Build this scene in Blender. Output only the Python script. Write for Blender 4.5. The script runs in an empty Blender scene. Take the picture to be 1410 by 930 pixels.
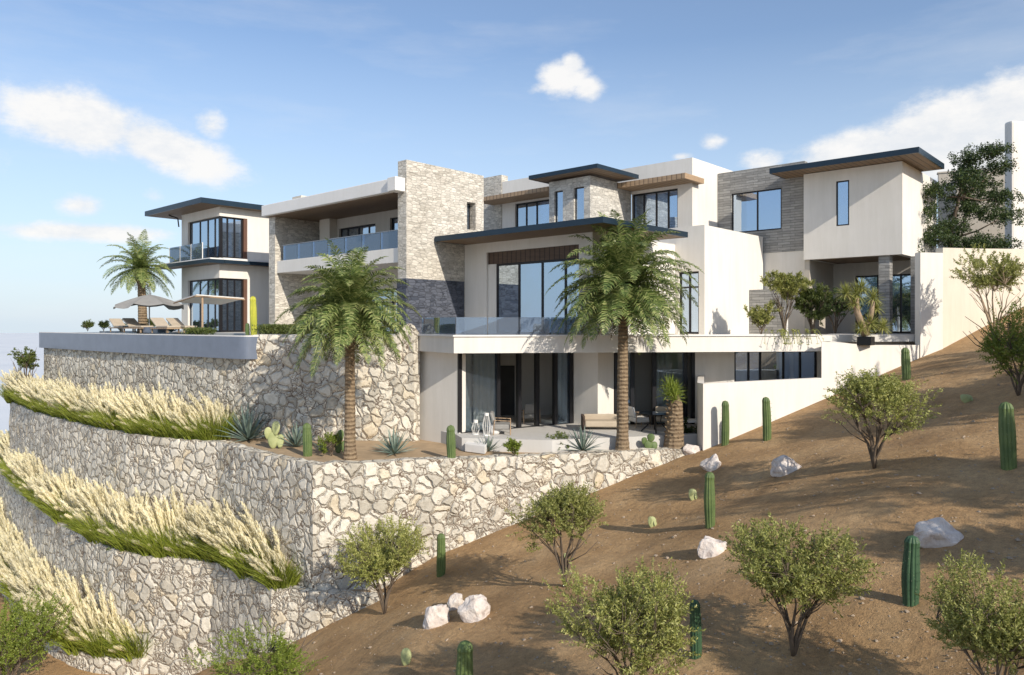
import bpy, math, random
from mathutils import Vector, noise as mnoise
random.seed(7)
C = bpy.context.scene.collection
PI = math.pi
# ------------------------------------------------------------------ survey frame
# World X runs along the house fronts (to the right), Y runs back along the house sides, Z is up with 0 at eye level.
EX = (0.7395, -0.6731); EY = (0.6736, 0.7391)      # camera-frame components of world X and Y
F = 1015.0; CX = 705.0; HY = 447.0
def c2w(cx, d): return (0.7395*cx-0.6731*d, 0.6736*cx+0.7391*d)
def w2c(x, y): return (0.7395*x+0.6736*y, -0.6731*x+0.7391*y)
def P(px, d):
    return c2w((px-CX)/F*d, d)
# ------------------------------------------------------------------ mesh builder
OFF = {}
class MB:
    def __init__(s): s.v=[]; s.f=[]; s.m=[]; s.mi=0
    def q(s, pts):
        n=len(s.v); s.v += [tuple(p) for p in pts]; s.f.append(tuple(range(n,n+len(pts)))); s.m.append(s.mi)
    def box(s, x0,x1,y0,y1,z0,z1):
        s.hexa([(x0,y0),(x1,y0),(x1,y1),(x0,y1)],z0,z1)
    def hexa(s, poly, z0, z1):
        n=len(s.v); k=len(poly)
        a=sum(poly[i][0]*poly[(i+1)%k][1]-poly[(i+1)%k][0]*poly[i][1] for i in range(k))
        if a<0: poly=poly[::-1]
        s.v += [(p[0],p[1],z0) for p in poly]+[(p[0],p[1],z1) for p in poly]
        s.f.append(tuple(n+i for i in reversed(range(k)))); s.f.append(tuple(n+k+i for i in range(k)))
        for i in range(k):
            j=(i+1)%k; s.f.append((n+i,n+j,n+k+j,n+k+i))
        s.m += [s.mi]*(k+2)
    def tube(s, pts, rad, seg=6, cap=True):
        pts=[Vector(p) for p in pts]; n0=len(s.v)
        if not isinstance(rad,(list,tuple)): rad=[rad]*len(pts)
        up=Vector((0,0,1)); prev=None
        for i,p in enumerate(pts):
            t=(pts[min(i+1,len(pts)-1)]-pts[max(i-1,0)])
            if t.length<1e-6: t=up.copy()
            t.normalize()
            if prev is None:
                a=t.cross(up)
                if a.length<1e-3: a=t.cross(Vector((1,0,0)))
            else: a=prev-t*prev.dot(t)
            a.normalize(); prev=a; b=t.cross(a)
            for k in range(seg):
                an=2*PI*k/seg; s.v.append(tuple(p+(a*math.cos(an)+b*math.sin(an))*rad[i]))
        for i in range(len(pts)-1):
            for k in range(seg):
                k2=(k+1)%seg; A=n0+i*seg
                s.f.append((A+k,A+seg+k,A+seg+k2,A+k2)); s.m.append(s.mi)
        if cap:
            s.f.append(tuple(n0+k for k in range(seg))); s.m.append(s.mi)
            s.f.append(tuple(n0+(len(pts)-1)*seg+k for k in reversed(range(seg)))); s.m.append(s.mi)
    def build(s, name, mat, parent=None, smooth=False, loc=None, bevel=0):
        off=Vector((0,0,0))
        if parent is not None: off=OFF.get(parent.name, Vector((0,0,0)))
        elif loc is not None: off=Vector(loc)
        me=bpy.data.meshes.new(name)
        me.from_pydata([(a-off.x,b-off.y,c-off.z) for a,b,c in s.v],[],s.f)
        mats = mat if isinstance(mat,(list,tuple)) else [mat]
        for m in mats: me.materials.append(m)
        if len(mats)>1: me.polygons.foreach_set('material_index', s.m)
        if smooth: me.polygons.foreach_set('use_smooth',[True]*len(me.polygons))
        me.update()
        o=bpy.data.objects.new(name, me); C.objects.link(o)
        if parent is not None: o.parent=parent; OFF[o.name]=off
        elif loc is not None: o.location=loc; OFF[o.name]=off
        if bevel:
            b=o.modifiers.new('bevel','BEVEL'); b.width=bevel; b.segments=2; b.limit_method='ANGLE'
        return o
def tag(o, label=None, cat=None, group=None, kind=None):
    if label: o['label']=label
    if cat: o['category']=cat
    if group: o['group']=group
    if kind: o['kind']=kind
    return o
def empty(name, loc, label=None, cat=None, group=None):
    o=bpy.data.objects.new(name,None); C.objects.link(o); o.location=loc; o.empty_display_size=0.3
    OFF[o.name]=Vector(loc)
    return tag(o,label,cat,group)
def dup(root, loc, rotz=0, scale=1, label=None, group=None, cat=None):
    r=root.copy(); C.objects.link(r); r.location=loc; r.rotation_euler=(0,0,rotz)
    r.scale = scale if isinstance(scale,tuple) else (scale,)*3
    tag(r,label,cat,group)
    for ch in list(root.children):
        c=ch.copy(); C.objects.link(c); c.parent=r
        for g in list(ch.children):
            d=g.copy(); C.objects.link(d); d.parent=c
    return r
# ------------------------------------------------------------------ materials
def nodes(name):
    m=bpy.data.materials.new(name); m.use_nodes=True; nt=m.node_tree
    b=nt.nodes['Principled BSDF']; return m,nt,b
def N(nt,t,**k):
    n=nt.nodes.new(t)
    for a,v in k.items():
        if a in ('inp',):
            for kk,vv in v.items(): n.inputs[kk].default_value=vv
        else: setattr(n,a,v)
    return n
def L(nt,a,b): nt.links.new(a,b)
def ramp(nt, src, stops):
    r=N(nt,'ShaderNodeValToRGB'); el=r.color_ramp.elements
    while len(el)<len(stops): el.new(0.5)
    for e,(p,c) in zip(el,stops): e.position=p; e.color=(c[0],c[1],c[2],1)
    L(nt,src,r.inputs[0]); return r.outputs[0]
def coords(nt, scale=(1,1,1)):
    g=N(nt,'ShaderNodeNewGeometry'); mp=N(nt,'ShaderNodeMapping'); mp.inputs['Scale'].default_value=scale
    L(nt,g.outputs['Position'],mp.inputs[0]); return mp.outputs[0]
def ocoords(nt, scale=(1,1,1)):
    g=N(nt,'ShaderNodeTexCoord'); mp=N(nt,'ShaderNodeMapping'); mp.inputs['Scale'].default_value=scale
    L(nt,g.outputs['Object'],mp.inputs[0]); return mp.outputs[0]
def nz(nt, vec, scale, detail=4, rough=.55):
    n=N(nt,'ShaderNodeTexNoise',inp={'Scale':scale,'Detail':detail,'Roughness':rough}); L(nt,vec,n.inputs['Vector']); return n.outputs['Fac']
def mixc(nt, fac, a, b, mode='MIX'):
    m=N(nt,'ShaderNodeMix',data_type='RGBA',blend_type=mode)
    for s,v in ((0,fac),(6,a),(7,b)):
        if hasattr(v,'is_linked'): L(nt,v,m.inputs[s])
        else: m.inputs[s].default_value = v if s==0 else (v[0],v[1],v[2],1)
    return m.outputs[2]
def mth(nt, op, a, b=None, clamp=False):
    m=N(nt,'ShaderNodeMath',operation=op,use_clamp=clamp)
    for i,v in enumerate((a,b)):
        if v is None: continue
        if hasattr(v,'is_linked'): L(nt,v,m.inputs[i])
        else: m.inputs[i].default_value=v
    return m.outputs[0]
def bump(nt,b,h,dist=.02,strength=.6):
    bp=N(nt,'ShaderNodeBump',inp={'Strength':strength,'Distance':dist}); L(nt,h,bp.inputs['Height']); L(nt,bp.outputs[0],b.inputs['Normal'])
def stucco(name,c=(.74,.715,.675),streak=.94,rough=.85):
    m,nt,b=nodes(name); v=coords(nt); n1=nz(nt,v,.6,5); n2=nz(nt,v,60,3); v2=coords(nt,(1.6,1.6,.18)); n3=nz(nt,v2,2.2,5,.65)
    col=ramp(nt,n1,[(.3,[x*.93 for x in c]),(.7,c)])
    st=ramp(nt,n3,[(.35,(streak,streak,streak*.985)),(.6,(1,1,1))])
    L(nt,mixc(nt,1.0,col,st,'MULTIPLY'),b.inputs['Base Color']); b.inputs['Roughness'].default_value=rough
    bump(nt,b,n2,.006,.5); return m
def plain(name,c,rough=.6,var=.85,scale=3,metal=0,bd=.004,bs=40):
    m,nt,b=nodes(name); v=coords(nt); n1=nz(nt,v,scale,5)
    L(nt,ramp(nt,n1,[(.3,[x*var for x in c]),(.7,c)]),b.inputs['Base Color']); b.inputs['Roughness'].default_value=rough; b.inputs['Metallic'].default_value=metal
    if bd: bump(nt,b,nz(nt,v,bs,3),bd,.4)
    return m
def rubble(name, scale=2.3, light=(.71,.66,.56), dark=(.48,.44,.365), joint=(.15,.11,.078), jw=.030):
    m,nt,b=nodes(name); v=coords(nt)
    nn=N(nt,'ShaderNodeTexNoise',inp={'Scale':1.9,'Detail':5}); L(nt,v,nn.inputs['Vector'])
    wv=N(nt,'ShaderNodeVectorMath',operation='MULTIPLY_ADD'); L(nt,nn.outputs['Color'],wv.inputs[0]); wv.inputs[1].default_value=(.55,.55,.55); L(nt,v,wv.inputs[2])
    vo=N(nt,'ShaderNodeTexVoronoi',feature='DISTANCE_TO_EDGE',inp={'Scale':scale,'Randomness':.92}); L(nt,wv.outputs[0],vo.inputs['Vector'])
    vc=N(nt,'ShaderNodeTexVoronoi',feature='F1',inp={'Scale':scale,'Randomness':.92}); L(nt,wv.outputs[0],vc.inputs['Vector'])
    v2_=N(nt,'ShaderNodeTexVoronoi',feature='DISTANCE_TO_EDGE',inp={'Scale':scale*2.1,'Randomness':1}); L(nt,wv.outputs[0],v2_.inputs['Vector'])
    zone=ramp(nt,nz(nt,v,.9,2),[(.56,(1,1,1)),(.62,(0,0,0))]); d2=mth(nt,'ADD',mth(nt,'MULTIPLY',v2_.outputs['Distance'],.62),mth(nt,'MULTIPLY',zone,.5)); dmin=mth(nt,'MINIMUM',vo.outputs['Distance'],d2)
    sp=N(nt,'ShaderNodeSeparateColor'); L(nt,vc.outputs['Color'],sp.inputs[0])
    cell=ramp(nt,sp.outputs[0],[(0,dark),(.18,[(a+c)/2 for a,c in zip(light,dark)]),(.5,light),(.85,[min(1,x*1.12) for x in light]),(1,(light[0]*.93,light[1]*.85,light[2]*.72))])
    fine=nz(nt,v,9,6,.7); fcol=ramp(nt,fine,[(.3,(.68,.66,.63)),(.6,(1,1,1))])
    body=mixc(nt,.75,cell,fcol,'MULTIPLY')
    jn=mth(nt,'MULTIPLY_ADD',nz(nt,v,14,3),.03); jn2=mth(nt,'SUBTRACT',dmin,mth(nt,'MULTIPLY',nz(nt,v,7,5,.7),.045))
    mr=N(nt,'ShaderNodeMapRange',inp={'From Min':-.012,'From Max':.018}); L(nt,jn2,mr.inputs[0])
    L(nt,mixc(nt,mr.outputs[0],joint,body),b.inputs['Base Color']); b.inputs['Roughness'].default_value=.9
    mr2=N(nt,'ShaderNodeMapRange',inp={'From Min':0.0,'From Max':.16}); mr2.interpolation_type='SMOOTHSTEP'; L(nt,jn2,mr2.inputs[0])
    h=mth(nt,'ADD',mth(nt,'MULTIPLY',mr2.outputs[0],1.0),mth(nt,'MULTIPLY',fine,.45))
    bump(nt,b,h,.075,.9); return m
def ledger(name, light=(.64,.60,.525), dark=(.48,.445,.38), su=3.6, sz=9.5, jd=.68):
    m,nt,b=nodes(name); g=N(nt,'ShaderNodeNewGeometry'); s=N(nt,'ShaderNodeSeparateXYZ'); L(nt,g.outputs['Position'],s.inputs[0])
    u=mth(nt,'ADD',s.outputs[0],s.outputs[1]); cb=N(nt,'ShaderNodeCombineXYZ'); L(nt,mth(nt,'MULTIPLY',u,su),cb.inputs[0]); L(nt,mth(nt,'MULTIPLY',s.outputs[2],sz),cb.inputs[1])
    v=cb.outputs[0]
    vc=N(nt,'ShaderNodeTexVoronoi',feature='F1',distance='CHEBYCHEV',inp={'Scale':1.0,'Randomness':.75}); L(nt,v,vc.inputs['Vector'])
    ve=N(nt,'ShaderNodeTexVoronoi',feature='DISTANCE_TO_EDGE',inp={'Scale':1.0,'Randomness':.75}); L(nt,v,ve.inputs['Vector'])
    sp=N(nt,'ShaderNodeSeparateColor'); L(nt,vc.outputs['Color'],sp.inputs[0])
    cell=ramp(nt,sp.outputs[0],[(0,dark),(.25,[(a*.6+c*.4) for a,c in zip(light,dark)]),(.6,light),(1,[min(1,x*1.15) for x in light])])
    big=ramp(nt,nz(nt,g.outputs['Position'],.9,4),[(.3,(.88,.86,.84)),(.65,(1,1,1))])
    mr=N(nt,'ShaderNodeMapRange',inp={'From Min':.0,'From Max':.09,'To Min':jd}); L(nt,ve.outputs['Distance'],mr.inputs[0])
    col=mixc(nt,1.0,mixc(nt,1.0,cell,big,'MULTIPLY'),ramp(nt,mr.outputs[0],[(0,(0,0,0)),(1,(1,1,1))]),'MULTIPLY')
    L(nt,col,b.inputs['Base Color']); b.inputs['Roughness'].default_value=.9
    h=mth(nt,'ADD',mth(nt,'MULTIPLY',sp.outputs[1],.7),mth(nt,'ADD',mth(nt,'MULTIPLY',mr.outputs[0],.6),mth(nt,'MULTIPLY',nz(nt,g.outputs['Position'],25,4),.3)))
    bump(nt,b,h,.05,.9); return m
def boards(name,c):
    m,nt,b=nodes(name); g=N(nt,'ShaderNodeNewGeometry'); s=N(nt,'ShaderNodeSeparateXYZ'); L(nt,g.outputs['Position'],s.inputs[0])
    cb=N(nt,'ShaderNodeCombineXYZ'); L(nt,mth(nt,'ADD',s.outputs[0],s.outputs[1]),cb.inputs[0]); L(nt,s.outputs[2],cb.inputs[1])
    br=N(nt,'ShaderNodeTexBrick',inp={'Scale':1,'Mortar Size':.008,'Mortar Smooth':.3,'Bias':-.1,'Brick Width':.62,'Row Height':.13}); br.offset=.37; L(nt,cb.outputs[0],br.inputs['Vector'])
    br.inputs['Color1'].default_value=(*[x*.78 for x in c],1); br.inputs['Color2'].default_value=(*[min(1,x*1.15) for x in c],1); br.inputs['Mortar'].default_value=(*[x*.42 for x in c],1)
    gr=nz(nt,coords(nt,(1,1,6)),3,6,.7); L(nt,mixc(nt,1,br.outputs[0],ramp(nt,gr,[(.3,(.72,.72,.73)),(.65,(1.08,1.07,1.05))]),'MULTIPLY'),b.inputs['Base Color']); b.inputs['Roughness'].default_value=.85
    bump(nt,b,mth(nt,'SUBTRACT',gr,br.outputs['Fac']),.03,.7); return m
def wood(name,c,sc=(9,1,1)):
    m,nt,b=nodes(name); v=coords(nt); w=N(nt,'ShaderNodeTexWave',bands_direction='X',inp={'Scale':1.2,'Distortion':.4,'Detail':2}); L(nt,v,w.inputs[0])
    g=nz(nt,coords(nt,(1,14,14)),1.5,5)
    col=ramp(nt,g,[(.3,[x*.7 for x in c]),(.7,c)]); gr=ramp(nt,w.outputs['Fac'],[(.02,(.4,.4,.4)),(.12,(1,1,1))])
    L(nt,mixc(nt,1.0,col,gr,'MULTIPLY'),b.inputs['Base Color']); b.inputs['Roughness'].default_value=.65; bump(nt,b,w.outputs['Fac'],.01,.3); return m
def leaf(name, cols, trans=.35, rough=.55):
    m,nt,b=nodes(name); g=N(nt,'ShaderNodeNewGeometry'); oi=N(nt,'ShaderNodeObjectInfo')
    n1=nz(nt,g.outputs['Position'],1.6,2)
    f=mth(nt,'ADD',mth(nt,'MULTIPLY',g.outputs['Random Per Island'],.7),mth(nt,'MULTIPLY',n1,.35))
    c=ramp(nt,f,[(i/(len(cols)-1)*.8+.1,k) for i,k in enumerate(cols)])
    hs=N(nt,'ShaderNodeHueSaturation'); L(nt,c,hs.inputs['Color']); L(nt,mth(nt,'ADD',.85,mth(nt,'MULTIPLY',oi.outputs['Random'],.3)),hs.inputs['Value'])
    b.inputs['Roughness'].default_value=rough; L(nt,hs.outputs[0],b.inputs['Base Color'])
    tr=N(nt,'ShaderNodeBsdfTranslucent'); L(nt,hs.outputs[0],tr.inputs[0]); mx=N(nt,'ShaderNodeMixShader',inp={0:trans})
    L(nt,b.outputs[0],mx.inputs[1]); L(nt,tr.outputs[0],mx.inputs[2]); L(nt,mx.outputs[0],nt.nodes['Material Output'].inputs[0]); return m
def glass(name, tint=(.55,.65,.72), refl=.35, opac=.25, rough=.01, wav=.0):
    m,nt,b=nodes(name); nt.nodes.remove(b); out=nt.nodes['Material Output']
    gl=N(nt,'ShaderNodeBsdfGlossy',inp={'Roughness':rough}); gl.inputs[0].default_value=(.68,.81,.96,1)
    tr=N(nt,'ShaderNodeBsdfTransparent'); tr.inputs[0].default_value=(*tint,1)
    df=N(nt,'ShaderNodeBsdfDiffuse'); df.inputs[0].default_value=(tint[0]*.35,tint[1]*.4,tint[2]*.5,1)
    m1=N(nt,'ShaderNodeMixShader',inp={0:opac}); L(nt,tr.outputs[0],m1.inputs[1]); L(nt,df.outputs[0],m1.inputs[2])
    fr=N(nt,'ShaderNodeFresnel',inp={0:1.5}); f=mth(nt,'ADD',fr.outputs[0],refl,True)
    m2=N(nt,'ShaderNodeMixShader'); L(nt,f,m2.inputs[0]); L(nt,m1.outputs[0],m2.inputs[1]); L(nt,gl.outputs[0],m2.inputs[2]); L(nt,m2.outputs[0],out.inputs[0])
    if wav:
        v=coords(nt); bp=N(nt,'ShaderNodeBump',inp={'Strength':wav,'Distance':.02}); L(nt,nz(nt,v,.8,2),bp.inputs['Height']); L(nt,bp.outputs[0],gl.inputs['Normal'])
    return m
M={}
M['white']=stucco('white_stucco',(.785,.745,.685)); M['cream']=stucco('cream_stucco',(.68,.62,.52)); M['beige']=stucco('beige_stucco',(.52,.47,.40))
M['cap']=stucco('white_coping',(.80,.78,.75),.96)
M['rubble']=rubble('rubble_stone'); M['ledger']=ledger('ledger_stone'); M['greystone']=boards('grey_board_stone',(.36,.355,.34)); M['wall_shadow']=ledger('shadowed_ledger_stone',(.10,.112,.145),(.05,.06,.085),3.2,8.5,.5)  # last one is ledger stone with a cast shadow put into its colour
M['palestone']=ledger('pale_small_stone',(.60,.58,.53),(.46,.445,.41),3.0,8,.7)
M['navy']=plain('navy_metal',(.018,.038,.06),.38,.85,2,.35,.0)
M['roofing']=plain('pale_roofing',(.42,.41,.40),.8)
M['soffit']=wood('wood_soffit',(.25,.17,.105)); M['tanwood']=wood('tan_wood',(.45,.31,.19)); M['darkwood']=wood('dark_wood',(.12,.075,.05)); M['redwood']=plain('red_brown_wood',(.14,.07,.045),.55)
M['frame']=plain('dark_bronze_frame',(.02,.02,.024),.4,.8,4,.4,0); M['panel']=plain('bronze_panel',(.075,.058,.05),.5)
M['glass']=glass('window_glass',(.45,.55,.66),.55,.2,.01,.16); M['clear']=glass('clear_glass',(.75,.82,.86),.06,.05); M['rail']=glass('rail_glass',(.68,.76,.83),.10,.30)
M['curtain']=plain('white_curtain',(.62,.60,.56),.9,.9); M['interior']=stucco('interior_wall',(.55,.52,.48)); M['dark_int']=plain('dark_interior',(.05,.048,.045),.8)
M['paving']=stucco('pale_paving',(.58,.56,.53),.95); M['metal']=plain('brushed_metal',(.35,.35,.36),.35,.9,5,.8,0)
M['fabric']=plain('grey_fabric',(.30,.29,.27),.95); M['whitefab']=plain('white_fabric',(.72,.70,.66),.9); M['tanfab']=plain('sand_cushion',(.50,.42,.32),.95)
M['blackmetal']=plain('black_metal',(.015,.015,.016),.4,.8,4,.5,0)
SKYMUL=(1.42,1.50,1.62); HAZE=(6.6,7.8,9.1); CLOUD=9.9
# ------------------------------------------------------------------ facades
class FR:
    """vertical plane from plan point p0 to p1; outward side is to the right of p0->p1"""
    def __init__(s,p0,p1):
        s.p0=p0; dx,dy=p1[0]-p0[0],p1[1]-p0[1]; s.L=math.hypot(dx,dy); s.e=(dx/s.L,dy/s.L); s.n=(s.e[1],-s.e[0])
    def pt(s,a,o): return (s.p0[0]+s.e[0]*a+s.n[0]*o, s.p0[1]+s.e[1]*a+s.n[1]*o)
    def sd(s,px,o=0):
        t=(px-CX)/F; r=c2w(t,1); q=s.pt(0,o)
        # d*r = q + a*e
        det=r[0]*(-s.e[1])+s.e[0]*r[1]
        d=(q[0]*(-s.e[1])+s.e[0]*q[1])/det; a=(d*r[0]-q[0])*s.e[0]+(d*r[1]-q[1])*s.e[1]
        return a,d
    def s(s,px): return s.sd(px)[0]
    def z(s,px,py): return (HY-py)/F*s.sd(px)[1]
    def box(s,mb,a0,a1,o0,o1,z0,z1):
        mb.hexa([s.pt(a0,o0),s.pt(a1,o0),s.pt(a1,o1),s.pt(a0,o1)],z0,z1)
def wall(mb, fr, z0, z1, th, ops=(), a0=0, a1=None):
    """solid wall with rectangular openings (a0,a1,z0,z1), thickness th going inward"""
    a1=fr.L if a1 is None else a1
    xs=sorted({a0,a1,*[min(max(o[i],a0),a1) for o in ops for i in (0,1)]}); 
    for i in range(len(xs)-1):
        xa,xb=xs[i],xs[i+1]
        if xb-xa<1e-4: continue
        zs=[(z0,z1)]
        for o in ops:
            if o[0]<=xa+1e-4 and o[1]>=xb-1e-4:
                nn=[]
                for (p,q) in zs:
                    lo,hi=max(o[2],z0),min(o[3],z1)
                    if lo>=q or hi<=p: nn.append((p,q)); continue
                    if lo>p+1e-4: nn.append((p,lo))
                    if hi<q-1e-4: nn.append((hi,q))
                zs=nn
        for (p,q) in zs: fr.box(mb,xa,xb,-th,0,p,q)
def op(fr, x0,x1,yt,yb,z0=None,z1=None):
    a0,a1=fr.s(x0),fr.s(x1); xm=x0
    if z1 is None: z1=fr.z(x0,yt)
    if z0 is None: z0=fr.z(x0,yb)
    return (a0,a1,z0,z1)
HOUSE=empty('modern_house',(-20,28,-4.2),'large white and stone modern villa with flat navy edged roofs stepping along the hilltop','house')
def window(fr, o, mull=(), dep=.12, fw=.06, gm='glass', curtain=None, name='window', rails=(), fd=.07, label=None, inner=True):
    a0,a1,z0,z1=o; mb=MB()
    fr.box(mb,a0,a0+fw,-dep-fd,-dep,z0,z1); fr.box(mb,a1-fw,a1,-dep-fd,-dep,z0,z1)
    fr.box(mb,a0+fw,a1-fw,-dep-fd,-dep,z1-fw,z1); fr.box(mb,a0+fw,a1-fw,-dep-fd,-dep,z0,z0+fw)
    for m in mull:
        a=a0+(a1-a0)*m; fr.box(mb,a-fw*.5,a+fw*.5,-dep-fd-.005,-dep+.005,z0+fw,z1-fw)
    for r in rails:
        z=z0+(z1-z0)*r; fr.box(mb,a0+fw,a1-fw,-dep-fd-.003,-dep+.003,z-fw*.4,z+fw*.4)
    w=mb.build(name,M['frame'],HOUSE)
    if label: w['label']=label
    g=MB(); fr.box(g,a0+fw*.5,a1-fw*.5,-dep-fd*.5-.008,-dep-fd*.5+.008,z0+fw*.5,z1-fw*.5); g.build('pane',M[gm],w)
    if curtain:
        for (c0,c1) in curtain:
            c=MB(); n=max(8,int((c1-c0)*(a1-a0)/.06)); P0=[]
            for i in range(n+1):
                a=a0+(a1-a0)*(c0+(c1-c0)*i/n); P0.append(fr.pt(a,-dep-.3+.05*math.sin(i*1.9)+.02*math.sin(i*.7)))
            for i in range(n): c.q([(*P0[i],z0+.03),(*P0[i+1],z0+.03),(*P0[i+1],z1-.02),(*P0[i],z1-.02)])
            c.build('curtain',M['curtain'],w,smooth=True)
    return w
T=-.42; FL=-4.2; SB=-1.07
def slab(name,mat,polys,parent=HOUSE,label=None,bevel=0):
    mb=MB()
    for (p,z0,z1) in polys: mb.hexa(p,z0,z1)
    o=mb.build(name,mat,parent,bevel=bevel)
    if label: o['label']=label
    return o
def rect(x0,x1,y0,y1): return [(x0,y0),(x1,y0),(x1,y1),(x0,y1)]
def roof(x0,x1,y0,y1,zt,th,name='roof',edge='navy',sof='soffit',label=None):
    """thin flat roof: metal fascia ring, pale top, wood soffit"""
    o=slab(name,M['roofing'],[(rect(x0+.06,x1-.06,y0+.06,y1-.06),zt-th+.03,zt-.02)],label=label)
    f=MB(); f.box(x0,x1,y0,y0+.06,zt-th,zt); f.box(x0,x1,y1-.06,y1,zt-th,zt); f.box(x0,x0+.06,y0+.06,y1-.06,zt-th,zt); f.box(x1-.06,x1,y0+.06,y1-.06,zt-th,zt)
    f.build('fascia',M[edge],o)
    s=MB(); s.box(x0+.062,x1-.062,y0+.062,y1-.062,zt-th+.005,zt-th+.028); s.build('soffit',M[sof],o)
    return o
def W(mb,name='wall',m='white',label=None,bevel=0):
    o=mb.build(name,M[m],HOUSE,bevel=bevel)
    if label: o['label']=label
    return o
# --- left pavilion ---------------------------------------------------------
LX,LY=-38.7,18.9
fA=FR((-43.4,LY),(LX,LY)); fB=FR((LX,LY),(LX,25.5))
def zof(fr,x,y): return fr.z(x,y)
oA1=(fA.s(259),fA.L,T+4.05,fA.z(290,300)); oA0=(fA.s(259),fA.L,T,T+2.95)
bz=fB.s(341); oB1=(.3,bz,T+4.05,oA1[3]); oB0=(.3,bz,T,T+2.95)
mb=MB(); wall(mb,fA,T,6.4,.3,[oA1,oA0]); wall(mb,fB,T,6.4,.3,[(.3,bz,oB1[2],oB1[3]),(.3,bz,T,oB0[3])],a0=.3)
W(mb)
mb=MB(); wall(mb,FR((-43.4,26),(-43.4,LY)),T,6.4,.3,[(1.5,4.5,T+4.05,oA1[3])],a0=0,a1=6.8); wall(mb,FR((LX,26),(-43.1,26)),T,6.4,.3,[(1,3.8,T+4.05,oA1[3])],a1=4.4); W(mb)
slab('floor_slab',M['interior'],[(rect(-43.05,-39.05,19.25,25.65),3.22,3.5)])
for oo in (oA1,oA0):
    wA=window(fA,(oo[0],oo[1]-.02,oo[2],oo[3]),(.33,.58,.8),curtain=[(.0,.3)],fw=.09)
    p=MB(); a0,a1=oo[0],oo[1]
    for (u,v) in ((.02,.2),(.36,.5),(.62,.74)): fA.box(p,a0+(a1-a0)*u,a0+(a1-a0)*v,-.36,-.32,oo[2]+.02,oo[3]-.02)
    p.build('screen',M['panel'],wA)
for oo in (oB1,oB0):
    wB=window(fB,(.14,oo[1]-.22,oo[2],oo[3]),(.3,.62),fw=.09,curtain=[(.62,.95)])
    p=MB(); fB.box(p,oo[1]-.2,oo[1]-.003,-.24,-.04,oo[2]+.003,oo[3]-.003); p.build('timber_panel',M['redwood'],wB)
c=MB(); c.box(LX-.13,LX-.01,LY+.01,LY+.13,T,oA0[3]); c.box(LX-.13,LX-.01,LY+.01,LY+.13,oA1[2],oA1[3]); W(c,'corner_post','frame')
roof(-45.4,-38.1,17.6,26.3,6.68,.28)
roof(-45.0,-38.1,18.0,18.88,3.48,.2,'canopy')
roof(-38.68,-38.1,18.9,24.6,3.48,.2,'canopy')
# white balcony kerb and glass
k=MB(); k.box(-44.6,-38.2,18.15,18.85,3.49,3.56); k.box(-38.66,-38.2,18.87,24.4,3.49,3.60); W(k,'balcony_kerb','cap')
g=MB()
for a in (-43.6,-42.2,-40.8): g.box(a,a+1.32,18.3,18.32,3.57,4.45)
gl=g.build('balustrade',M['rail'],HOUSE)
for a in (-43.64,-42.24,-40.84,-39.46): g=MB(); g.box(a,a+.03,18.29,18.33,3.57,4.47); g.build('balustrade_post',M['cap'],gl)
b=MB(); b.tube([(-43.45,18.7,6.2),(-43.75,18.3,6.38)],.04); b.tube([(-43.42,18.75,5.7),(-43.45,18.7,6.2)],.04); W(b,'roof_bracket','frame')
# --- link wall between pavilion and centre ---------------------------------
mb=MB(); wall(mb,FR((LX+.02,24.8),(-35.12,24.8)),T,5.5,.3,[(.5,1.6,T,T+2.4)]); W(mb,'wall','ledger','stone link wall in shade behind the pavilion')
# --- centre block ----------------------------------------------------------
S2=MB(); S2.box(-35.1,-34.5,19.8,28,T-.02,5.54); W(S2,'stone_wall','ledger','narrow stone fin wall left of the long balcony')
S1f=FR((-24,19.8),(-24,24.4)); slits=[(S1f.s(643),S1f.s(655),S1f.z(643,316),S1f.z(643,278)),(S1f.s(643),S1f.s(655),S1f.z(643,394),S1f.z(643,357))]
mb=MB(); wall(mb,S1f,-4.8,6.89,.56,slits)
W(mb,'stone_wall','ledger','tall cream ledgestone wall with two narrow slit windows')
pl=MB(); pl.box(-24.59,-23.97,19.77,23.12,T,1.93); W(pl,'shadow_band','wall_shadow','dark blue grey band painting a cast shadow on the lower tall ledgestone wall')  # thin added layer; its dark colour stands for shadow on the lower wall
for s_ in slits: window(S1f,s_,(),dep=.38,fw=.04)
C_roof=slab('roof',M['cap'],[(rect(-35.15,-24.585,19.4,24.4),5.56,6.12)],label='long white flat roof over the deep balcony',bevel=.03)
slab('roof_end',M['cap'],[(rect(-24.578,-24.05,19.25,19.78),5.55,6.125)],bevel=.02)
s=MB(); s.box(-35.0,-24.6,19.6,24.3,5.53,5.557); s.build('soffit',M['soffit'],C_roof)
ch=MB(); ch.box(-36.5,-35.6,22,23.2,6.0,7.05); W(ch,'chimney','cream','low cream chimney box at the left roof end')
ch=MB(); ch.box(-35.0,-31,22.5,24.2,6.13,6.45); W(ch,'roof_box','cap')
bal=slab('balcony_slab',M['white'],[(rect(-34.48,-24.58,19.9,24.2),2.64,3.26)],label='white balcony slab of the centre block',bevel=.015)
fC=FR((-34.48,22.4),(-24.58,22.4))
o1=(fC.s(467),fC.s(517),3.27,5.0); o2=(fC.s(537),fC.L-.15,3.27,5.15); o3=(fC.s(404),fC.s(450),3.75,5.1)
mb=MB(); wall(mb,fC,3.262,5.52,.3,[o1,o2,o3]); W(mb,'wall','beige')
window(fC,o1,(.2,.5,.78),fw=.08); window(fC,o2,(.5,),fw=.08); window(fC,o3,(.55,),dep=.15)
c=MB(); fC.box(c,fC.s(450)+.02,fC.s(464),.01,.45,3.262,5.52); W(c,'column','cream')
g=MB(); gp=MB(); n=7
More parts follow.
